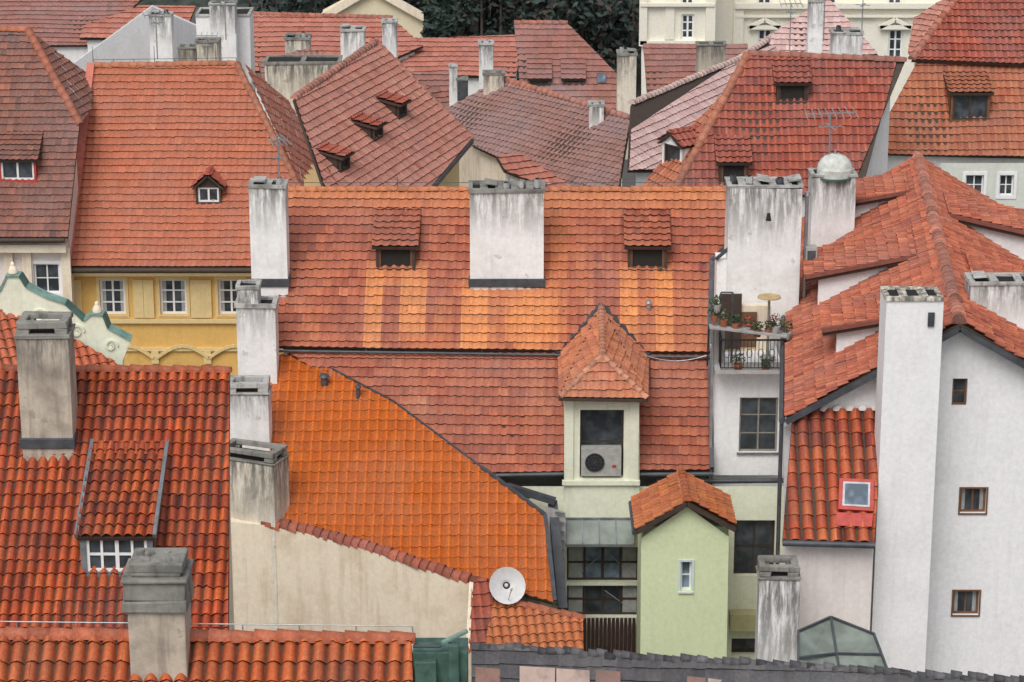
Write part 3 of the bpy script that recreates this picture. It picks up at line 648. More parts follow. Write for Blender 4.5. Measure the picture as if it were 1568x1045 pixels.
# ================================================================= GREEN ANNEX
H=House('green_annex_house',(5,74)); Yg=73.2
fr,sz=facade(H,(0,Yg),0,[(982,824),(1052,776),(1116,822),(1112,1040),(980,1040)],[dict(r=(1042,1059,860,905),nx=1,ny=2,f=WFRAME,g=GLASSB,sill=WFRAME,sur=plaster('pale_surround',(.62,.72,.72),.1),sw=.07)],GREENW)
ap=at_y(1052,768,Yg-.25);lf=at_y(974,812,Yg-.25);rf=at_y(1126,808,Yg-.25); dy=Vector((0,2.6,0))
for e_ in (lf,rf):
    pts=[e_,ap,ap+dy,e_+dy]; n,p=tiles(H,pts,SP_ANX,'roof_tiles',sag=0); mb=MB('roof_deck'); slab(mb,p,n,-.1,0,WOODD); mb.build(H)
caps(H,[ap,ap+dy],(.5,.15,.06),T_MAIN,.12,.33)
mb=MB('walls'); x0=at_y(982,900,Yg).x;x1=at_y(1114,900,Yg).x
mb.box((x0+x1)/2,Yg+.3+1.2,x1-x0-.02,2.4,2,lf.z-.1,GREENW)
mb.bar(lf+Vector((0,-.03,-.08)),ap+Vector((0,-.03,-.08)),.05,WOODD,.12); mb.bar(rf+Vector((0,-.03,-.08)),ap+Vector((0,-.03,-.08)),.05,WOODD,.12)
for xx in (x0+.01,x1-.01): mb.face([Vector((xx,Yg,2)),Vector((xx,Yg+.4,2)),Vector((xx,Yg+.4,lf.z-.1)),Vector((xx,Yg,lf.z-.1))],GREENW)
mb.cyl(lf+Vector((-.05,0,-.1)),lf+Vector((-.05,2.6,-.1)),.07,.07,LEAD,8)
mb.build(H)
# ================================================================= RIGHT WHITE GABLE HOUSE
H=House('white_gable_house',(13,78))
A=at_y(1470,497,69.9);B=at_z(1405,240,A.z);E=at_y(1203,640,69.9); Eb=at_z(1206,352,E.z)
lp=pl3(A,B,E); FR=Vector((2*A.x-E.x,E.y,E.z)); FRb=Vector((2*B.x-Eb.x,Eb.y,Eb.z))
roof(H,[A,B,Eb,E],SP_RIGHT,WHITE,[.1,.3,.4,.9]); roof(H,[A,B,FRb,FR],SP_RIGHT,WHITE,[.1,.3,.4,.9])
caps(H,[A,B],(.48,.2,.14),T_OLD,.18,.36,wob=.02,jit=.2)
fr,sz=facade(H,(0,70.35),0,[(1200,655),(1472,508),(1760,655),(1760,1200),(1200,1200)],
 [dict(r=(1458,1481,580,622),nx=1,ny=2,f=WOODB,g=GLASS),dict(r=(1470,1510,748,786),nx=2,ny=1,f=WOODB,g=GLASS,sur=WOODB,sw=.04,cur=1),dict(r=(1459,1499,905,942),nx=2,ny=1,f=WOODB,g=GLASS,sur=WOODB,sw=.04,cur=1)],WHITE)
mb=MB('verge_boards')
mb.bar(A+Vector((0,-.05,-.12)),E+Vector((0,-.05,-.12)),.08,LEAD,.16); mb.bar(A+Vector((0,-.05,-.12)),FR+Vector((0,-.05,-.12)),.08,LEAD,.16)
mb.cyl(E+Vector((-.1,0,-.1)),Eb+Vector((-.1,0,-.1)),.09,.09,LEAD,10)
mb.cyl(E+Vector((-.1,.1,-.1)),E+Vector((-.05,.3,-14)),.06,.06,LEAD,10)
mb.build(H)
ax=(B-A).normalized(); cr=Vector((-ax.y,ax.x,0))
run=(Vector((A.x-E.x,A.y-E.y,0))).length; slope=(A.z-E.z)/run
VT=simple("verge_tile",(.22,.07,.05),.8)
def long_dormer(t,width,out0,out1,hh,side=1):
    base=A.lerp(B,t); c=cr*side; P=lambda al,out,z: Vector((base.x,base.y,0))+ax*al+c*out+Vector((0,0,z))
    zs=lambda out: A.z-slope*out
    zf=zs(out1)+hh; zb_=zs(out0)+.05; k=(zb_-zf)/(out1-out0)
    pts=[P(-.25,out1+.45,zf-k*.45),P(width+.2,out1+.45,zf-k*.45),P(width+.2,out0,zb_),P(-.25,out0,zb_)]
    n,p=tiles(H,pts,SP_RIGHT,'dormer_tiles',sag=0); mb=MB('dormer'); slab(mb,p,n,-.16,0,WOODD)
    mb.bar(pts[0]+Vector((0,0,.02)),pts[3]+Vector((0,0,.02)),.16,VT,.12)
    for al in (0,width): mb.face([P(al,out0,zs(out0)),P(al,out1,zf-.08),P(al,out1,zs(out1)-.1)],WHITE)
    f=[P(0,out1,zs(out1)-.1),P(width,out1,zs(out1)-.1),P(width,out1,zf-.08),P(0,out1,zf-.08)]; mb.face(f,WHITE)
    g=[q+c*.02 for q in (f[0].lerp(f[1],.15)+Vector((0,0,.3)),f[0].lerp(f[1],.85)+Vector((0,0,.3)),f[3].lerp(f[2],.85)-Vector((0,0,.12)),f[3].lerp(f[2],.15)-Vector((0,0,.12)))]; mb.face(g,GLASS)
    mb.build(H)
long_dormer(.13,2.2,.9,3.3,.95); long_dormer(.42,2.6,.7,3.7,1.1); long_dormer(.80,2.4,.5,2.8,.9)
long_dormer(.30,2.4,.8,3.4,1.0,-1); long_dormer(.66,2.6,.6,3.2,1.0,-1); 
chimney(1357,1445,456,1120,68.6,1.1,WHITE,.09,3,style='flat',ov=.02,name='tall_white_chimney',cmat=CHC)
mb=MB('vent_grille'); p=at_y(1426,490,68.55); mb.box(p.x,68.57,.18,.04,p.z-.2,p.z+.2,LEAD); mb.build(H)
chimney(1488,1600,432,520,73,1.0,CHW,.12,3,style='bricks')
ll=pl_az(at_y(1275,628,70.3),0,45)
q=[hit(ll,*p) for p in ((1214,630),(1350,628),(1338,832),(1198,828))]
SPB2=Spec(T_BAR,[(.54,.12,.05),(.46,.09,.04),(.60,.16,.065),(.34,.07,.04)],.38,.42,.10,.045,'barrel',.14,10,trough=.9,mix=.8)
roof(H,q,SPB2,PINKW,[.2,.02,.3,.05])
mb=MB('mortar_scallops')
for i in range(7):
    a=q[0].lerp(q[1],(i+.5)/7)+Vector((0,.0,.02)); mb.dome(a+Vector((0,-.02,0)),.16,.1,.16,PINKW,10,4)
mb.build(H)
mb=MB('skylight'); 
s=[hit(ll,*p) for p in ((1284,738),(1337,740),(1336,788),(1282,785))]; n=ll[1]
slab(mb,[p for p in s],n,.02,.24,REDP); c=sum(s,Vector())/4; ins=[c+(p-c)*.78 for p in s]; slab(mb,ins,n,.2,.255,GALV); ins=[c+(p-c)*.66 for p in s]; slab(mb,ins,n,.2,.265,GLASSB)
s2=[hit(ll,*p) for p in ((1280,788),(1336,790),(1334,810),(1276,808))]; slab(mb,s2,n,.12,.15,REDP)
s3=[hit(ll,*p) for p in ((1200,822),(1340,826),(1339,834),(1198,830))]; mb.cyl(s3[3]+Vector((0,-.08,0)),s3[2]+Vector((0,-.08,0)),.09,.09,LEAD,10)
mb.build(H)
H2=House('glass_roof_porch',(9,66)); mb=MB('glazing'); 
a=at_y(1272,946,66.5);l=at_y(1222,968,65.5);r=at_y(1338,972,65.5);bl_=at_y(1222,1050,64);br_=at_y(1362,1036,64);bm_=at_y(1290,1060,64)
for tri in ((a,l,bl_,bm_),(a,r,br_,bm_)):
    mb.face(tri,GLASSG)
for p,q_ in ((a,l),(a,r),(a,bm_),(l,bl_),(r,br_),(l.lerp(bl_,.5),a.lerp(bm_,.5)),(r.lerp(br_,.5),a.lerp(bm_,.5)),(bl_,bm_),(bm_,br_)): mb.bar(p+Vector((0,-.02,.03)),q_+Vector((0,-.02,.03)),.06,LEAD)
mb.box((l.x+r.x)/2,66.3,r.x-l.x,3.2,5,bl_.z-.3,PINKW); mb.build(H2)
chimney(1163,1225,882,1030,66,.9,CHW,.12,2,style='slab',extra=10,cmat=CROWN)
# ================================================================= LEFT BARREL TILE HOUSE
H=House('barrel_tile_house',(-9,60))
lpn=pl_az(at_y(170,568,62),0,40)
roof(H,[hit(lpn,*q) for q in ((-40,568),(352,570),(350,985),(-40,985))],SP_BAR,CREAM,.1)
caps(H,[hit(lpn,-40,567),hit(lpn,352,569)],(.50,.14,.07),T_BAR,.12,.36)
dormer(H,lpn,181,879,1.72,1.02,SP_BAR,'shed',25,ZINC,WFRAME,GLASS,4,2,over=.06,cheek=ZINC,t=.14,mw=.06,verge=ZINC)
chimney(24,103,508,672,60.0,1.0,CHG,.18,2,style='slab',base=LEAD)
H=House('baroque_gable_house',(-13,80))
Yb=76; mb=MB('gable_wall')
out=[(-20,452),(0,446),(10,424),(30,424),(40,440),(70,456),(100,466),(128,492),(140,482),(158,484),(166,504),(200,522),(188,552),(185,600),(-20,600)]
P=[at_y(u,v,Yb) for u,v in out]; mb.face(P,GREENC); Q=[p+Vector((0,.4,0)) for p in P]; mb.face(Q,GREENC)
for i in range(len(P)-1): mb.face([P[i],P[i+1],Q[i+1],Q[i]],GREENC)
for i in range(0,11): mb.bar(P[i]+Vector((0,.2,.02)),P[i+1]+Vector((0,.2,.02)),.5,COPPER if i%3 else COPPERD,.06)
for u,v in ((20,420),(149,480)):
    p=at_y(u,v,Yb+.2); mb.cyl(p-Vector((0,0,.2)),p+Vector((0,0,.05)),.17,.12,CREAM,12); mb.dome(p+Vector((0,0,.05)),.15,.15,.24,CREAM,12); mb.dome(p+Vector((0,0,.27)),.07,.07,.12,CREAM,10)
for cx_,cy_,r0 in ((60,485,.26),(118,508,.22),(170,530,.2)):
    c=at_y(cx_,cy_,Yb-.03); pr=None
    for i in range(22):
        t=i/21*2.6*math.pi; r_=r0*(1-i/26); p=c+Vector((math.cos(t)*r_,0,math.sin(t)*r_))
        if pr: mb.bar(pr,p,.06,GREENC)
        pr=p
mb.build(H)
bp=pl_az(at_y(60,540,75.2),25,38)
roof(H,[hit(bp,*q) for q in ((-30,464),(24,468),(184,562),(170,600),(-30,600))],Spec(T_MAIN,[(.58,.15,.07),(.52,.13,.06)],.26,.34,.045,.04,'barrel',trough=.6),CREAM,.2)
# ================================================================= FOREGROUND ROOF
H=House('foreground_tile_house',(-6,44))
fp=pl_az(at_y(300,978,45),0,40)
q=[hit(fp,*p) for p in ((-60,978),(630,985),(640,1200),(-60,1200))]
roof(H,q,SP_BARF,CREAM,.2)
caps(H,[hit(fp,-60,974),hit(fp,632,982)],(.58,.17,.09),T_MAIN,.15,.42)
mb=MB('lightning_wire'); a=hit(fp,-60,974)+Vector((0,0,.3));b=hit(fp,632,982)+Vector((0,0,.3)); mb.cyl(a,b,.012,.012,GALV,6)
for i in range(9): p=a.lerp(b,i/8); mb.cyl(p,p-Vector((0,0,.3)),.012,.012,GALV,6)
mb.build(H)
mb=MB('back_slope'); r0=hit(fp,-60,978);r1=hit(fp,630,985); mb.face([r0,r1,r1+Vector((0,3,-2.5)),r0+Vector((0,3,-2.5))],WOODB); mb.build(H)
mb=MB('copper_box_gutter'); a=at_y(632,990,44.6); b=at_y(716,968,44.6)
mb.box((a.x+b.x)/2,44.9,(b.x-a.x),.7,a.z-4,a.z-.1,COPPERD); mb.bar(at_y(676,985,44.5),at_y(716,966,44.5),.08,COPPER); mb.bar(at_y(632,990,44.5),at_y(676,990,44.5),.06,LEAD); mb.box(at_y(695,1000,44.5).x,44.5,.2,.2,a.z-4,a.z+.1,COPPERD); mb.box(at_y(652,1000,44.5).x,44.45,.4,.25,a.z-4,a.z-.2,COPPERD); mb.build(H,.02)
mb=MB('chimney'); xa=at_y(197,960,44.3).x; xb=at_y(284,960,44.3).x; cx=(xa+xb)/2; w=xb-xa; yc=44.75; zz=lambda v: at_y(240,v,44.3).z
mb.box(cx,yc,w,.9,zz(1150),zz(938),CHG); mb.box(cx-.02,yc,w+.16,1.04,zz(938),zz(920),CROWN); mb.box(cx-.02,yc,w+.08,.98,zz(920),zz(893),CROWN)
mb.box(cx-.02,yc,w+.18,1.08,zz(893),zz(886),CROWN); mb.box(cx,yc,w-.12,.8,zz(886),zz(880),CROWN)
mb.box(cx+.02,yc,w-.05,.85,zz(880),zz(866),CROWN)
for k in range(5): mb.box(cx+random.uniform(-.4,.4),yc+random.uniform(-.3,.3),random.uniform(.12,.25),random.uniform(.1,.2),zz(866)-.02,zz(866)+random.uniform(.03,.09),CROWN,random.uniform(0,60))
mb.wear(zz(940),.018); mb.build(None,.035)
H=House('slate_roof_house',(6,50))
sp=pl_az(at_y(1000,1010,49),-3,40)
roof(H,[hit(sp,*p) for p in ((722,990),(1600,1045),(1600,1250),(722,1250))],SP_SLATE,GREYP,.2)
caps(H,[hit(sp,722,990),hit(sp,1600,1045)],(.10,.095,.10),T_SLATE,.09,.17,'ridge_slates',.02,.35,.02)
mb=MB('roof_slabs'); PS=plaster("pink_concrete",(.46,.34,.29),.6,(.18,.14,.12)); PS2=plaster("worn_brick_slab",(.26,.15,.12),.7,(.10,.085,.08))
for u0,u1,v0,v1,m_ in ((796,850,1024,1064,PS),(852,903,1027,1064,PS),(912,950,1030,1064,PS2),(1052,1080,1038,1064,PS2),(1084,1106,1041,1064,PS),(728,766,1024,1064,PS2)):
    s=[hit(sp,u0,v0),hit(sp,u1,v0+3),hit(sp,u1,v1),hit(sp,u0,v1)]; slab(mb,s,sp[1],.03,random.uniform(.07,.13),m_)
mb.build(H,.02)
# ================================================================= YELLOW TOWNHOUSE
H=House('yellow_townhouse',(-14,102))
yp=pl_az(at_y(250,409,98),0,48)
yq=[hit(yp,*q) for q in ((143,103),(362,100),(470,292),(520,409),(108,409))]
roof(H,yq,SP_YEL,None); mb=MB('walls'); body(mb,yq,YELLOW,[.1,.1,.4,1.1,.3]); mb.build(H)
caps(H,[hit(yp,143,102),hit(yp,362,99)],(.56,.22,.12),T_MAIN,.14,.36); caps(H,[hit(yp,362,99),hit(yp,520,409)],(.5,.2,.12),T_MAIN,.14,.36); rods(H,hit(yp,143,102),hit(yp,362,99),8,.7)
mb=MB('verge'); mb.bar(hit(yp,140,103)+Vector((0,0,.1)),hit(yp,104,409)+Vector((0,0,.1)),.3,simple("red_verge",(.55,.17,.12),.7),.3); mb.cyl(hit(yp,106,411)+Vector((0,-.15,-.05)),hit(yp,520,411)+Vector((0,-.15,-.05)),.11,.11,WOODD,10); mb.build(H)
W_=dict(nx=2,ny=3,f=WFRAME,g=GLASS,fw=.09,mw=.05,sill=YELLOW2,sur=YELLOW2,cur=1)
fr,sz=facade(H,(0,98.6),0,[(106,418),(540,418),(540,700),(106,700)],[dict(r=(153,192,428,482),**W_),dict(r=(245,286,428,482),**W_),dict(r=(334,374,428,482),**W_),dict(r=(153,192,590,640),**W_)],YELLOW)
mb=MB('cornices')
def band(v0,v1,d,m,Yf=98.6,u0=104,u1=540):
    a=at_y(u0,v0,Yf);b=at_y(u1,v1,Yf); mb.box((a.x+b.x)/2,Yf-d/2-.002,b.x-a.x,d,b.z,a.z,m)
band(412,420,.35,YELLOW2); band(488,494,.15,YELLOW2); band(532,537,.1,YELLOW2)
for u in (118,212,228,300,316,390): band(428,486,.09,YELLOW2,98.6,u-9,u+9)
for uc in (195,280,360):
    pr=None
    for i in range(11):
        t=i/10; p=at_y(uc-40+80*t,548-18*math.sin(math.pi*t),98.5)
        if pr: mb.bar(pr,p,.12,YELLOW2)
        pr=p
    band(536,556,.12,YELLOW2,98.6,uc-48,uc-36)
mb.build(H)
dormer(H,yp,320,312,1.0,.75,SP_RED,'gable',20,WOODD,WFRAME,GLASS,2,1,apexh=.45)
pp=pl_az(at_y(722,212,108),72,42)
v1=hit(pp,450,152)
tiles(H,[hit(yp,362,100),v1,hit(pp,512,300),hit(yp,475,300)],SP_PINK)
# ================================================================= PINK ROOF HOUSE
H=House('pink_roof_house',(-6,106))
pq=[hit(pp,*q) for q in ((450,152),(575,65),(722,212),(648,300),(500,300))]
roof(H,pq,SP_PINK,YELLOW2,[.3,.2,.5,.3,.3])
caps(H,[pq[0],pq[1]],(.5,.23,.17),T_PINK,.14,.36); caps(H,[pq[1],pq[2]],(.5,.23,.17),T_PINK,.12,.36)
mb=MB('eaves'); mb.bar(pq[2]+Vector((0,0,-.1)),pq[3]+Vector((0,0,-.1)),.2,LEAD); mb.build(H)
for u,v in ((519,262),(570,215),(607,180)):
    dormer(H,pp,u+8,v,1.0,.65,SP_RED,'shed',12,WOODD,WOODD,DARK)
# ================================================================= FAR LEFT BROWN HOUSE
H=House('brown_roof_house',(-20,100))
bp2=pl_az(at_y(50,364,97),0,52)
bq=[hit(bp2,*q) for q in ((-60,48),(42,48),(122,190),(104,364),(-60,364))]
roof(H,bq,SP_OLD,None); mb=MB('walls'); body(mb,bq,PINKW,[.1,.1,.2,1.0,.2]); mb.build(H)
hp=pl_az(hit(bp2,42,48),78,50)
tiles(H,[hit(hp,42,48),hit(hp,142,120),hit(hp,138,170),hit(hp,122,190)],SP_OLD)
caps(H,[hit(bp2,42,47),hit(bp2,122,190)],(.5,.17,.10),T_MAIN,.16,.36); caps(H,[hit(bp2,-60,47),hit(bp2,42,47)],(.56,.19,.10),T_MAIN,.15,.36)
dormer(H,bp2,28,278,1.45,.95,SP_OLD,'shed',28,REDP,WFRAME,GLASS,2,1)
facade(H,(0,97.6),0,[(-60,372),(103,372),(103,700),(-60,700)],[dict(r=(52,92,404,450),nx=2,ny=2,f=WFRAME,g=GLASS,sur=WHITE,fw=.08)],PINKW)
mb=MB('cornice'); 
a=at_y(-60,372,97.5);b=at_y(103,372,97.5); mb.box((a.x+b.x)/2,97.35,b.x-a.x,.45,a.z-.3,a.z,CREAM); mb.cyl(a+Vector((0,-.6,.25)),b+Vector((0,-.6,.25)),.1,.1,WOODD,10)
for u in (12,40,100): p=at_y(u,380,97.5); mb.box(p.x,97.5,.35,.15,p.z-2.2,p.z,CREAM)
mb.build(H)
# ================================================================= GENERIC BACK ROOFS
def bg(name,poly,anc,az,pitch,S,wall=WHITE2,inset=.3,ridge=None,rc=(.47,.18,.12)):
    pl=pl_az(at_y(*anc),az,pitch); P=[hit(pl,*q) for q in poly]; c=sum(P,Vector())/len(P); h=House(name,c); roof(h,P,S,wall,inset,sag=.05)
    if ridge: caps(h,[hit(pl,*q) for q in ridge],rc,S.mat,.15,.4)
    return h,pl
h,g12=bg('grey_roof_house',((768,122),(966,182),(946,300),(884,300),(724,224),(682,168)),(800,200,118),-48,30,SP_GREY,CREAM,.4,((768,122),(966,182)))
h,_=bg('lean_to_house',((760,240),(798,238),(872,285),(870,300),(772,262)),(800,250,112),30,30,SP_FAR,WHITE)
h,g13=bg('long_pink_roof_house',((967,160),(1130,92),(1258,8),(1300,40),(1130,200),(1010,262),(962,262)),(1100,120,118),62,35,SP_LPINK,WHITE,.3,((967,160),(1130,92),(1258,8)),(.7,.52,.46))
h,g14=bg('red_roof_house',((1145,84),(1386,94),(1350,180),(1318,300),(1030,300)),(1200,292,95),0,50,SP_RED,WHITE2,.3,((1145,84),(1386,94)))
dormer(h,g14,1213,158,1.2,.85,SP_RED,'shed',25,WOODD,WOODD,DARK); dormer(h,g14,1123,284,1.1,.95,SP_RED,'shed',25,WOODD,WOODB,DARK)
A_=hit(g14,1145,84);B_=hit(g14,1030,300); hp=pl_az(A_,-52,48); P=[A_,B_]+[hit(hp,*q) for q in ((950,300),(1060,195))]; tiles(h,P,SP_ORR); caps(h,[A_,B_],(.5,.19,.11),T_OLD,.15,.36)
dormer(h,hp,1030,262,1.1,1.1,SP_RED,'gable',20,WHITE,WOODD,GLASS,apexh=.4)
h,g15=bg('mansard_roof_house',((1404,96),(1600,104),(1600,242),(1328,236)),(1450,238,101),0,46,SP_ORR,WHITE2,.4)
fr,sz=facade(h,(0,100.9),0,[(1440,250),(1640,250),(1640,420),(1440,420)],[dict(r=(1478,1506,268,300),nx=2,ny=2,f=WFRAME,g=GLASS,sur=WHITE),dict(r=(1530,1552,268,300),nx=2,ny=2,f=WFRAME,g=GLASS,sur=WHITE)],plaster("pale_grey_green",(.66,.68,.60),.2,(.4,.4,.33)))
dormer(h,g15,1484,186,1.55,1.2,SP_ORR,'shed',15,WOODB,WOODD,GLASS,2,1)
mp=pl_az(hit(g15,1480,96)+Vector((0,-.3,.15)),0,40)
ptsm=[hit(mp,*q) for q in ((1396,92),(1600,100),(1600,-20),(1478,-20))]; tiles(h,ptsm,SP_RED); mb=MB('roof_deck'); n=newell(ptsm); slab(mb,ptsm,n,-.15,0,WOODD); mb.build(h)
caps(h,[hit(mp,1396,92),hit(mp,1478,-20)],(.48,.18,.12),T_OLD,.15,.36)
h,_=bg('hip_roof_house',((1400,30),(1478,-20),(1400,90),(1390,80)),(1400,80,112),-40,35,SP_PINK,WHITE2)
h,_=bg('slate_pink_roof_house',((1120,95),(1245,12),(1270,0),(1345,85),(1250,90)),(1200,60,125),0,38,SP_LPINK,WHITE)
h,gb=bg('brown_hip_roof_house',((787,36),(868,36),(955,125),(965,168),(800,168)),(850,160,138),0,45,SP_FARB,WHITE2,.3,((787,36),(868,36)))
for u in (826,878): dormer(h,gb,u,132,1.1,.5,SP_FARB,'shed',32,LEAD,WOODD,GLASS,1,1)
mb=MB('roof_windows')
for u,v in ((921,122),):
    c=hit(gb,u,v); e=Vector((.26,0,0)); f=gb[1].cross(Vector((1,0,0))).normalized()*.32; slab(mb,[c-e-f,c+e-f,c+e+f,c-e+f],gb[1],.05,.16,LEAD); slab(mb,[c-e*.8-f*.8,c+e*.8-f*.8,c+e*.8+f*.8,c-e*.8+f*.8],gb[1],.1,.17,GLASSB)
mb.build(h)
h,_=bg('pink_roof_row_house',((600,60),(800,55),(790,118),(604,118)),(700,115,150),0,35,SP_FAR,WHITE2)
h,_=bg('low_brown_roof_house',((615,112),(700,112),(700,175),(640,175)),(660,160,135),0,35,SP_FARB,PINKW)
h,_=bg('red_roof_row_house',((378,22),(600,28),(648,72),(560,110),(370,110)),(480,100,150),0,35,SP_FAR,WHITE2,.3,((378,22),(600,28)))
h,_=bg('dull_roof_row_house',((-40,-10),(226,-10),(150,70),(-40,72)),(60,60,165),0,35,SP_FARB,WHITE2)
h,_=bg('gable_row_house',((215,10),(300,10),(280,60),(122,60),(130,40)),(200,55,150),0,38,SP_FAR,WHITE)
h,_=bg('brick_red_roof_house',((188,55),(240,38),(290,70),(290,100),(165,110)),(230,95,135),-10,40,Spec(T_OLD,[(.36,.12,.1),(.28,.11,.09)],.5,.3,.01,.03),WHITE)
h,_=bg('red_brown_roof_house',((985,68),(1145,68),(1150,165),(992,165)),(1060,150,140),0,42,SP_FARB,WHITE)
h,_=bg('valley_roof_house',((395,95),(470,75),(520,88),(540,130),(440,150),(400,120)),(450,120,125),10,35,SP_GREY,WHITE2)
h,_=bg('fill_roof_house',((560,95),(690,150),(730,200),(700,230),(600,130)),(650,150,135),20,30,SP_FARB,WHITE2)
H=House('white_gable_row_house',(-25,130))
mb=MB('party_walls')
for (u0,v0,u1,v1,Y,w,hh) in ((112,98,232,10,130,.5,1.5),(232,10,300,40,130,.4,1.0)):
    a=at_y(u0,v0,Y);b=at_y(u1,v1,Y+4); k=Vector((0,w,0)); mb.hexa([Vector((a.x,a.y,0)),Vector((b.x,b.y,0)),Vector((b.x,b.y,0))+k,Vector((a.x,a.y,0))+k,a,b,b+k,a+k],WHITE)
mb.build(H)
for c in ((300,382,22,110,128,2.0,WHITE),(436,474,58,90,128,1.0,CHC),(521,558,45,95,126,1.0,CHW),(585,607,32,82,130,.8,CHW),(733,755,66,98,130,.9,CHW),(740,772,112,145,122,.8,CHC),(946,975,82,150,122,1.0,CHC),(902,925,160,178,116,.8,CHW),(272,300,72,100,124,.8,CHG),(300,335,62,100,122,.8,CHC),(228,262,22,60,128,.8,CHW),(1068,1112,68,80,138,1.0,CHG),(1240,1262,0,45,118,.8,CHW),(1275,1322,50,84,112,.9,CHW),(405,520,95,150,118,1.6,CHC),(320,360,5,40,127,.8,CHW),(700,716,120,150,128,.5,LEAD),(688,700,100,150,128,.5,CHW)):
    chimney(c[0],c[1],c[2],c[3],c[4],c[5],c[6],.12,2,style=random.choice(['flat','bricks']),extra=3)
H=House('cream_pediment_house',(-13,185)); PC=plaster("pale_cream",(.76,.66,.46),.15,(.5,.4,.28))
facade(H,(0,180),0,[(488,40),(495,15),(570,-25),(640,15),(652,45),(652,200),(488,200)],[],PC)
mb=MB('pediment'); mb.bar(at_y(488,30,179.8),at_y(570,-18,179.8),.5,CREAM); mb.bar(at_y(570,-18,179.8),at_y(655,30,179.8),.5,CREAM); mb.build(H)
# palace
H=House('cream_palace',(30,190)); Yp=185
wn=dict(nx=2,ny=3,f=WFRAME,g=GLASS,fw=.14,mw=.09,sur=PALACE)
fr,sz=facade(H,(0,Yp),0,[(982,-60),(1092,-60),(1092,160),(982,160)],[dict(r=(1043,1063,22,60),**wn),dict(r=(1043,1063,-40,12),**wn)],PALACE)
fr,sz=facade(H,(0,Yp+5),0,[(1092,-60),(1500,-60),(1500,190),(1092,190)],[dict(r=(u,u+22,45,92),**wn) for u in (1160,1260,1360)]+[dict(r=(u,u+22,-40,8),**wn) for u in (1160,1260,1360)],PALACE)
mb=MB('cornices')
for u0,u1,v0,v1,Y,d in ((980,1094,4,9,Yp,.4),(1125,1500,4,12,Yp+5,.5),(1125,1500,22,26,Yp+5,.35),(980,1094,62,68,Yp,.3),(980,990,-60,70,Yp,.3),(1082,1094,-60,70,Yp,.3),(1020,1032,-60,60,Yp,.15),(1125,1136,-60,110,Yp+5,.3)):
    a=at_y(u0,v0,Y);b=at_y(u1,v1,Y); mb.box((a.x+b.x)/2,Y-d/2-.002,b.x-a.x,d,b.z,a.z,PALACE)
for u in (1171,1271,1371):
    a=at_y(u-24,42,Yp+4.7);b=at_y(u+24,42,Yp+4.7);c=at_y(u,30,Yp+4.7); mb.bar(a,c,.3,PALACE); mb.bar(c,b,.3,PALACE); mb.bar(a,b,.3,PALACE)
a=at_y(1093,0,Yp);mb.box(a.x-.3,Yp+2.6,.5,5,0,40,PALACE)
mb.build(H)
# ================================================================= antennas
def antenna(u,v,Y,h,n=6,w=1.2,az=20):
    p=at_y(u,v,Y); mb=MB('tv_antenna'); t=p+Vector((0,0,h)); mb.cyl(p-Vector((0,0,1)),t,.03,.025,GALV,8); a=rad(az); d=Vector((math.cos(a),math.sin(a),0)); q=Vector((-d.y,d.x,.0))
    mb.bar(t-d*w/2,t+d*w/2,.04,GALV)
    for i in range(n): c=t-d*w/2+d*w*i/(n-1); L=.18+.04*i; mb.bar(c-q*L-Vector((0,0,.12)),c+q*L+Vector((0,0,.12)),.025,GALV)
    t2=t-Vector((0,0,h*.35)); mb.bar(t2-q*w*.35,t2+q*w*.35,.035,GALV); mb.bar(t2-d*w*.25,t2+d*w*.25,.035,GALV); mb.build()
antenna(1270,232,85.9,1.3,8,1.7,10); antenna(428,290,82,1.6,5,.6,40); antenna(1262,30,118,1.6,7,1.6,20); antenna(1320,40,120,1.5,6,1.4,-20)
antenna(345,30,126,2,8,1.5,15); antenna(318,100,122,1.4,5,1.0,0); antenna(240,60,126,1.2,5,1.2,30); antenna(1210,45,121,1.2,5,1.0,10); antenna(360,20,127,1.2,5,1.0,10)
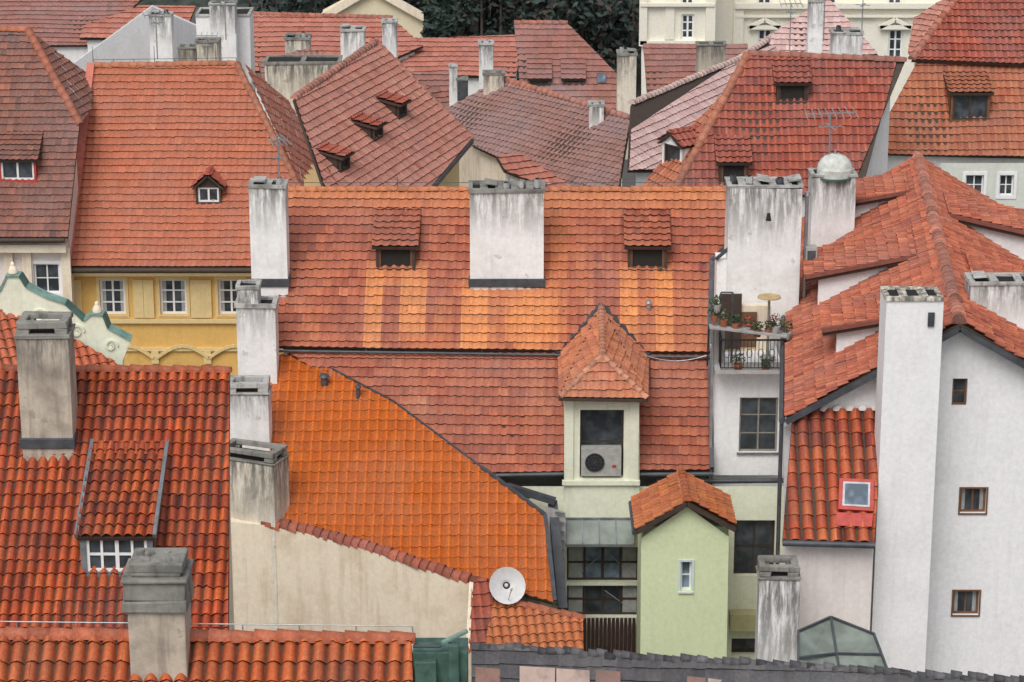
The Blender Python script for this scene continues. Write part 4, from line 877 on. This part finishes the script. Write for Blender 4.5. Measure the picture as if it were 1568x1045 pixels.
# ================================================================= trees
def conifer(u,vt,vb,Y,wpx):
    a=at_y(u,vt,Y);b=at_y(u,vb,Y); w=wpx/F*Y; mb=MB('conifer_tree'); b.z=0; mb.cyl(b,a,.3,.04,BARK,10)
    for j in range(60):
        t=(j+.5)/60; z=1.5+(a.z-1.5)*t; 
        for k in range(9):
            an=random.random()*6.28; L=(1-t)**.8*w*.5*random.uniform(.6,1.1)+.25
            e=Vector((b.x+math.cos(an)*L,b.y+math.sin(an)*L,z-L*.3)); mb.bar(Vector((b.x,b.y,z)),e,.05,BARK)
            for m in range(5): leaves(mb,Vector((b.x,b.y,z)).lerp(e,.25+m*.18),(.45,.45,.2),4,.32,[LEAFD,LEAFB])
    mb.build()
conifer(683,-12,60,170,70); conifer(664,14,60,168,45)
mb=MB('forest')
for i in range(125):
    x=-20+45*((i*.618)%1)+random.uniform(-2,2); y=random.uniform(212,262); hh=random.uniform(9,17)+ (y-215)*.12; c=Vector((x,y,hh*.6)); mb.cyl(Vector((x,y,0)),Vector((x,y,hh*.8)),.2,.06,BARK,6)
    for k in range(7):
        q=c+Vector((random.uniform(-2.4,2.4),random.uniform(-2,2),random.uniform(-hh*.45,hh*.4))); leaves(mb,q,(1.9,1.9,1.8),65,.4,[LEAFD,LEAFB,LEAFB,BARK] if i%3 else [BARK,LEAFB,LEAFB])
mb.build()
# wooded slope behind the trees
mb=MB('wooded_hill'); nx_,ny_=60,14; vs=[]; fs=[]
for j in range(ny_+1):
    for i in range(nx_+1):
        vs.append(Vector((-150+300*i/nx_,262+j*12,max(0,j*5+random.uniform(-2.0,2.0)) if j else -.5)))
for j in range(ny_):
    for i in range(nx_): a=j*(nx_+1)+i; fs.append((a,a+1,a+nx_+2,a+nx_+1))
mb.mesh(vs,fs,simple("hillside_undergrowth",(.035,.045,.035),.95,0,.6,.8),True); mb.build()
mb=MB('ground'); mb.face([Vector((-1500,-200,0)),Vector((1500,-200,0)),Vector((1500,2500,0)),Vector((-1500,2500,0))],plaster("cobble_ground",(.10,.095,.085),.5,(.06,.058,.05))); mb.build()
# ================================================================= light (overcast: broad weak sun, desaturated sky)
w=bpy.data.worlds.new("World"); sc.world=w; w.use_nodes=True; nt=w.node_tree; bgn=nt.nodes['Background']
SR=200; SE=52
sky=nt.nodes.new('ShaderNodeTexSky'); sky.sky_type='NISHITA'; sky.sun_disc=False; sky.sun_elevation=rad(SE); sky.sun_rotation=rad(SR); sky.dust_density=3
hs=nt.nodes.new('ShaderNodeHueSaturation'); hs.inputs['Saturation'].default_value=.35; nt.links.new(sky.outputs[0],hs.inputs['Color']); nt.links.new(hs.outputs[0],bgn.inputs['Color']); bgn.inputs['Strength'].default_value=.15
sd=bpy.data.lights.new('sun','SUN'); sd.energy=1.5; sd.angle=rad(34); sd.color=(1,.985,.96); so=bpy.data.objects.new('sun',sd); sc.collection.objects.link(so)
az=rad(SR); el=rad(SE); dr=Vector((math.sin(az)*math.cos(el),math.cos(az)*math.cos(el),math.sin(el)))
so.rotation_euler=dr.to_track_quat('Z','Y').to_euler(); so.location=(0,0,80)
sc.view_settings.view_transform='Standard'; sc.view_settings.look='None'; sc.view_settings.exposure=0
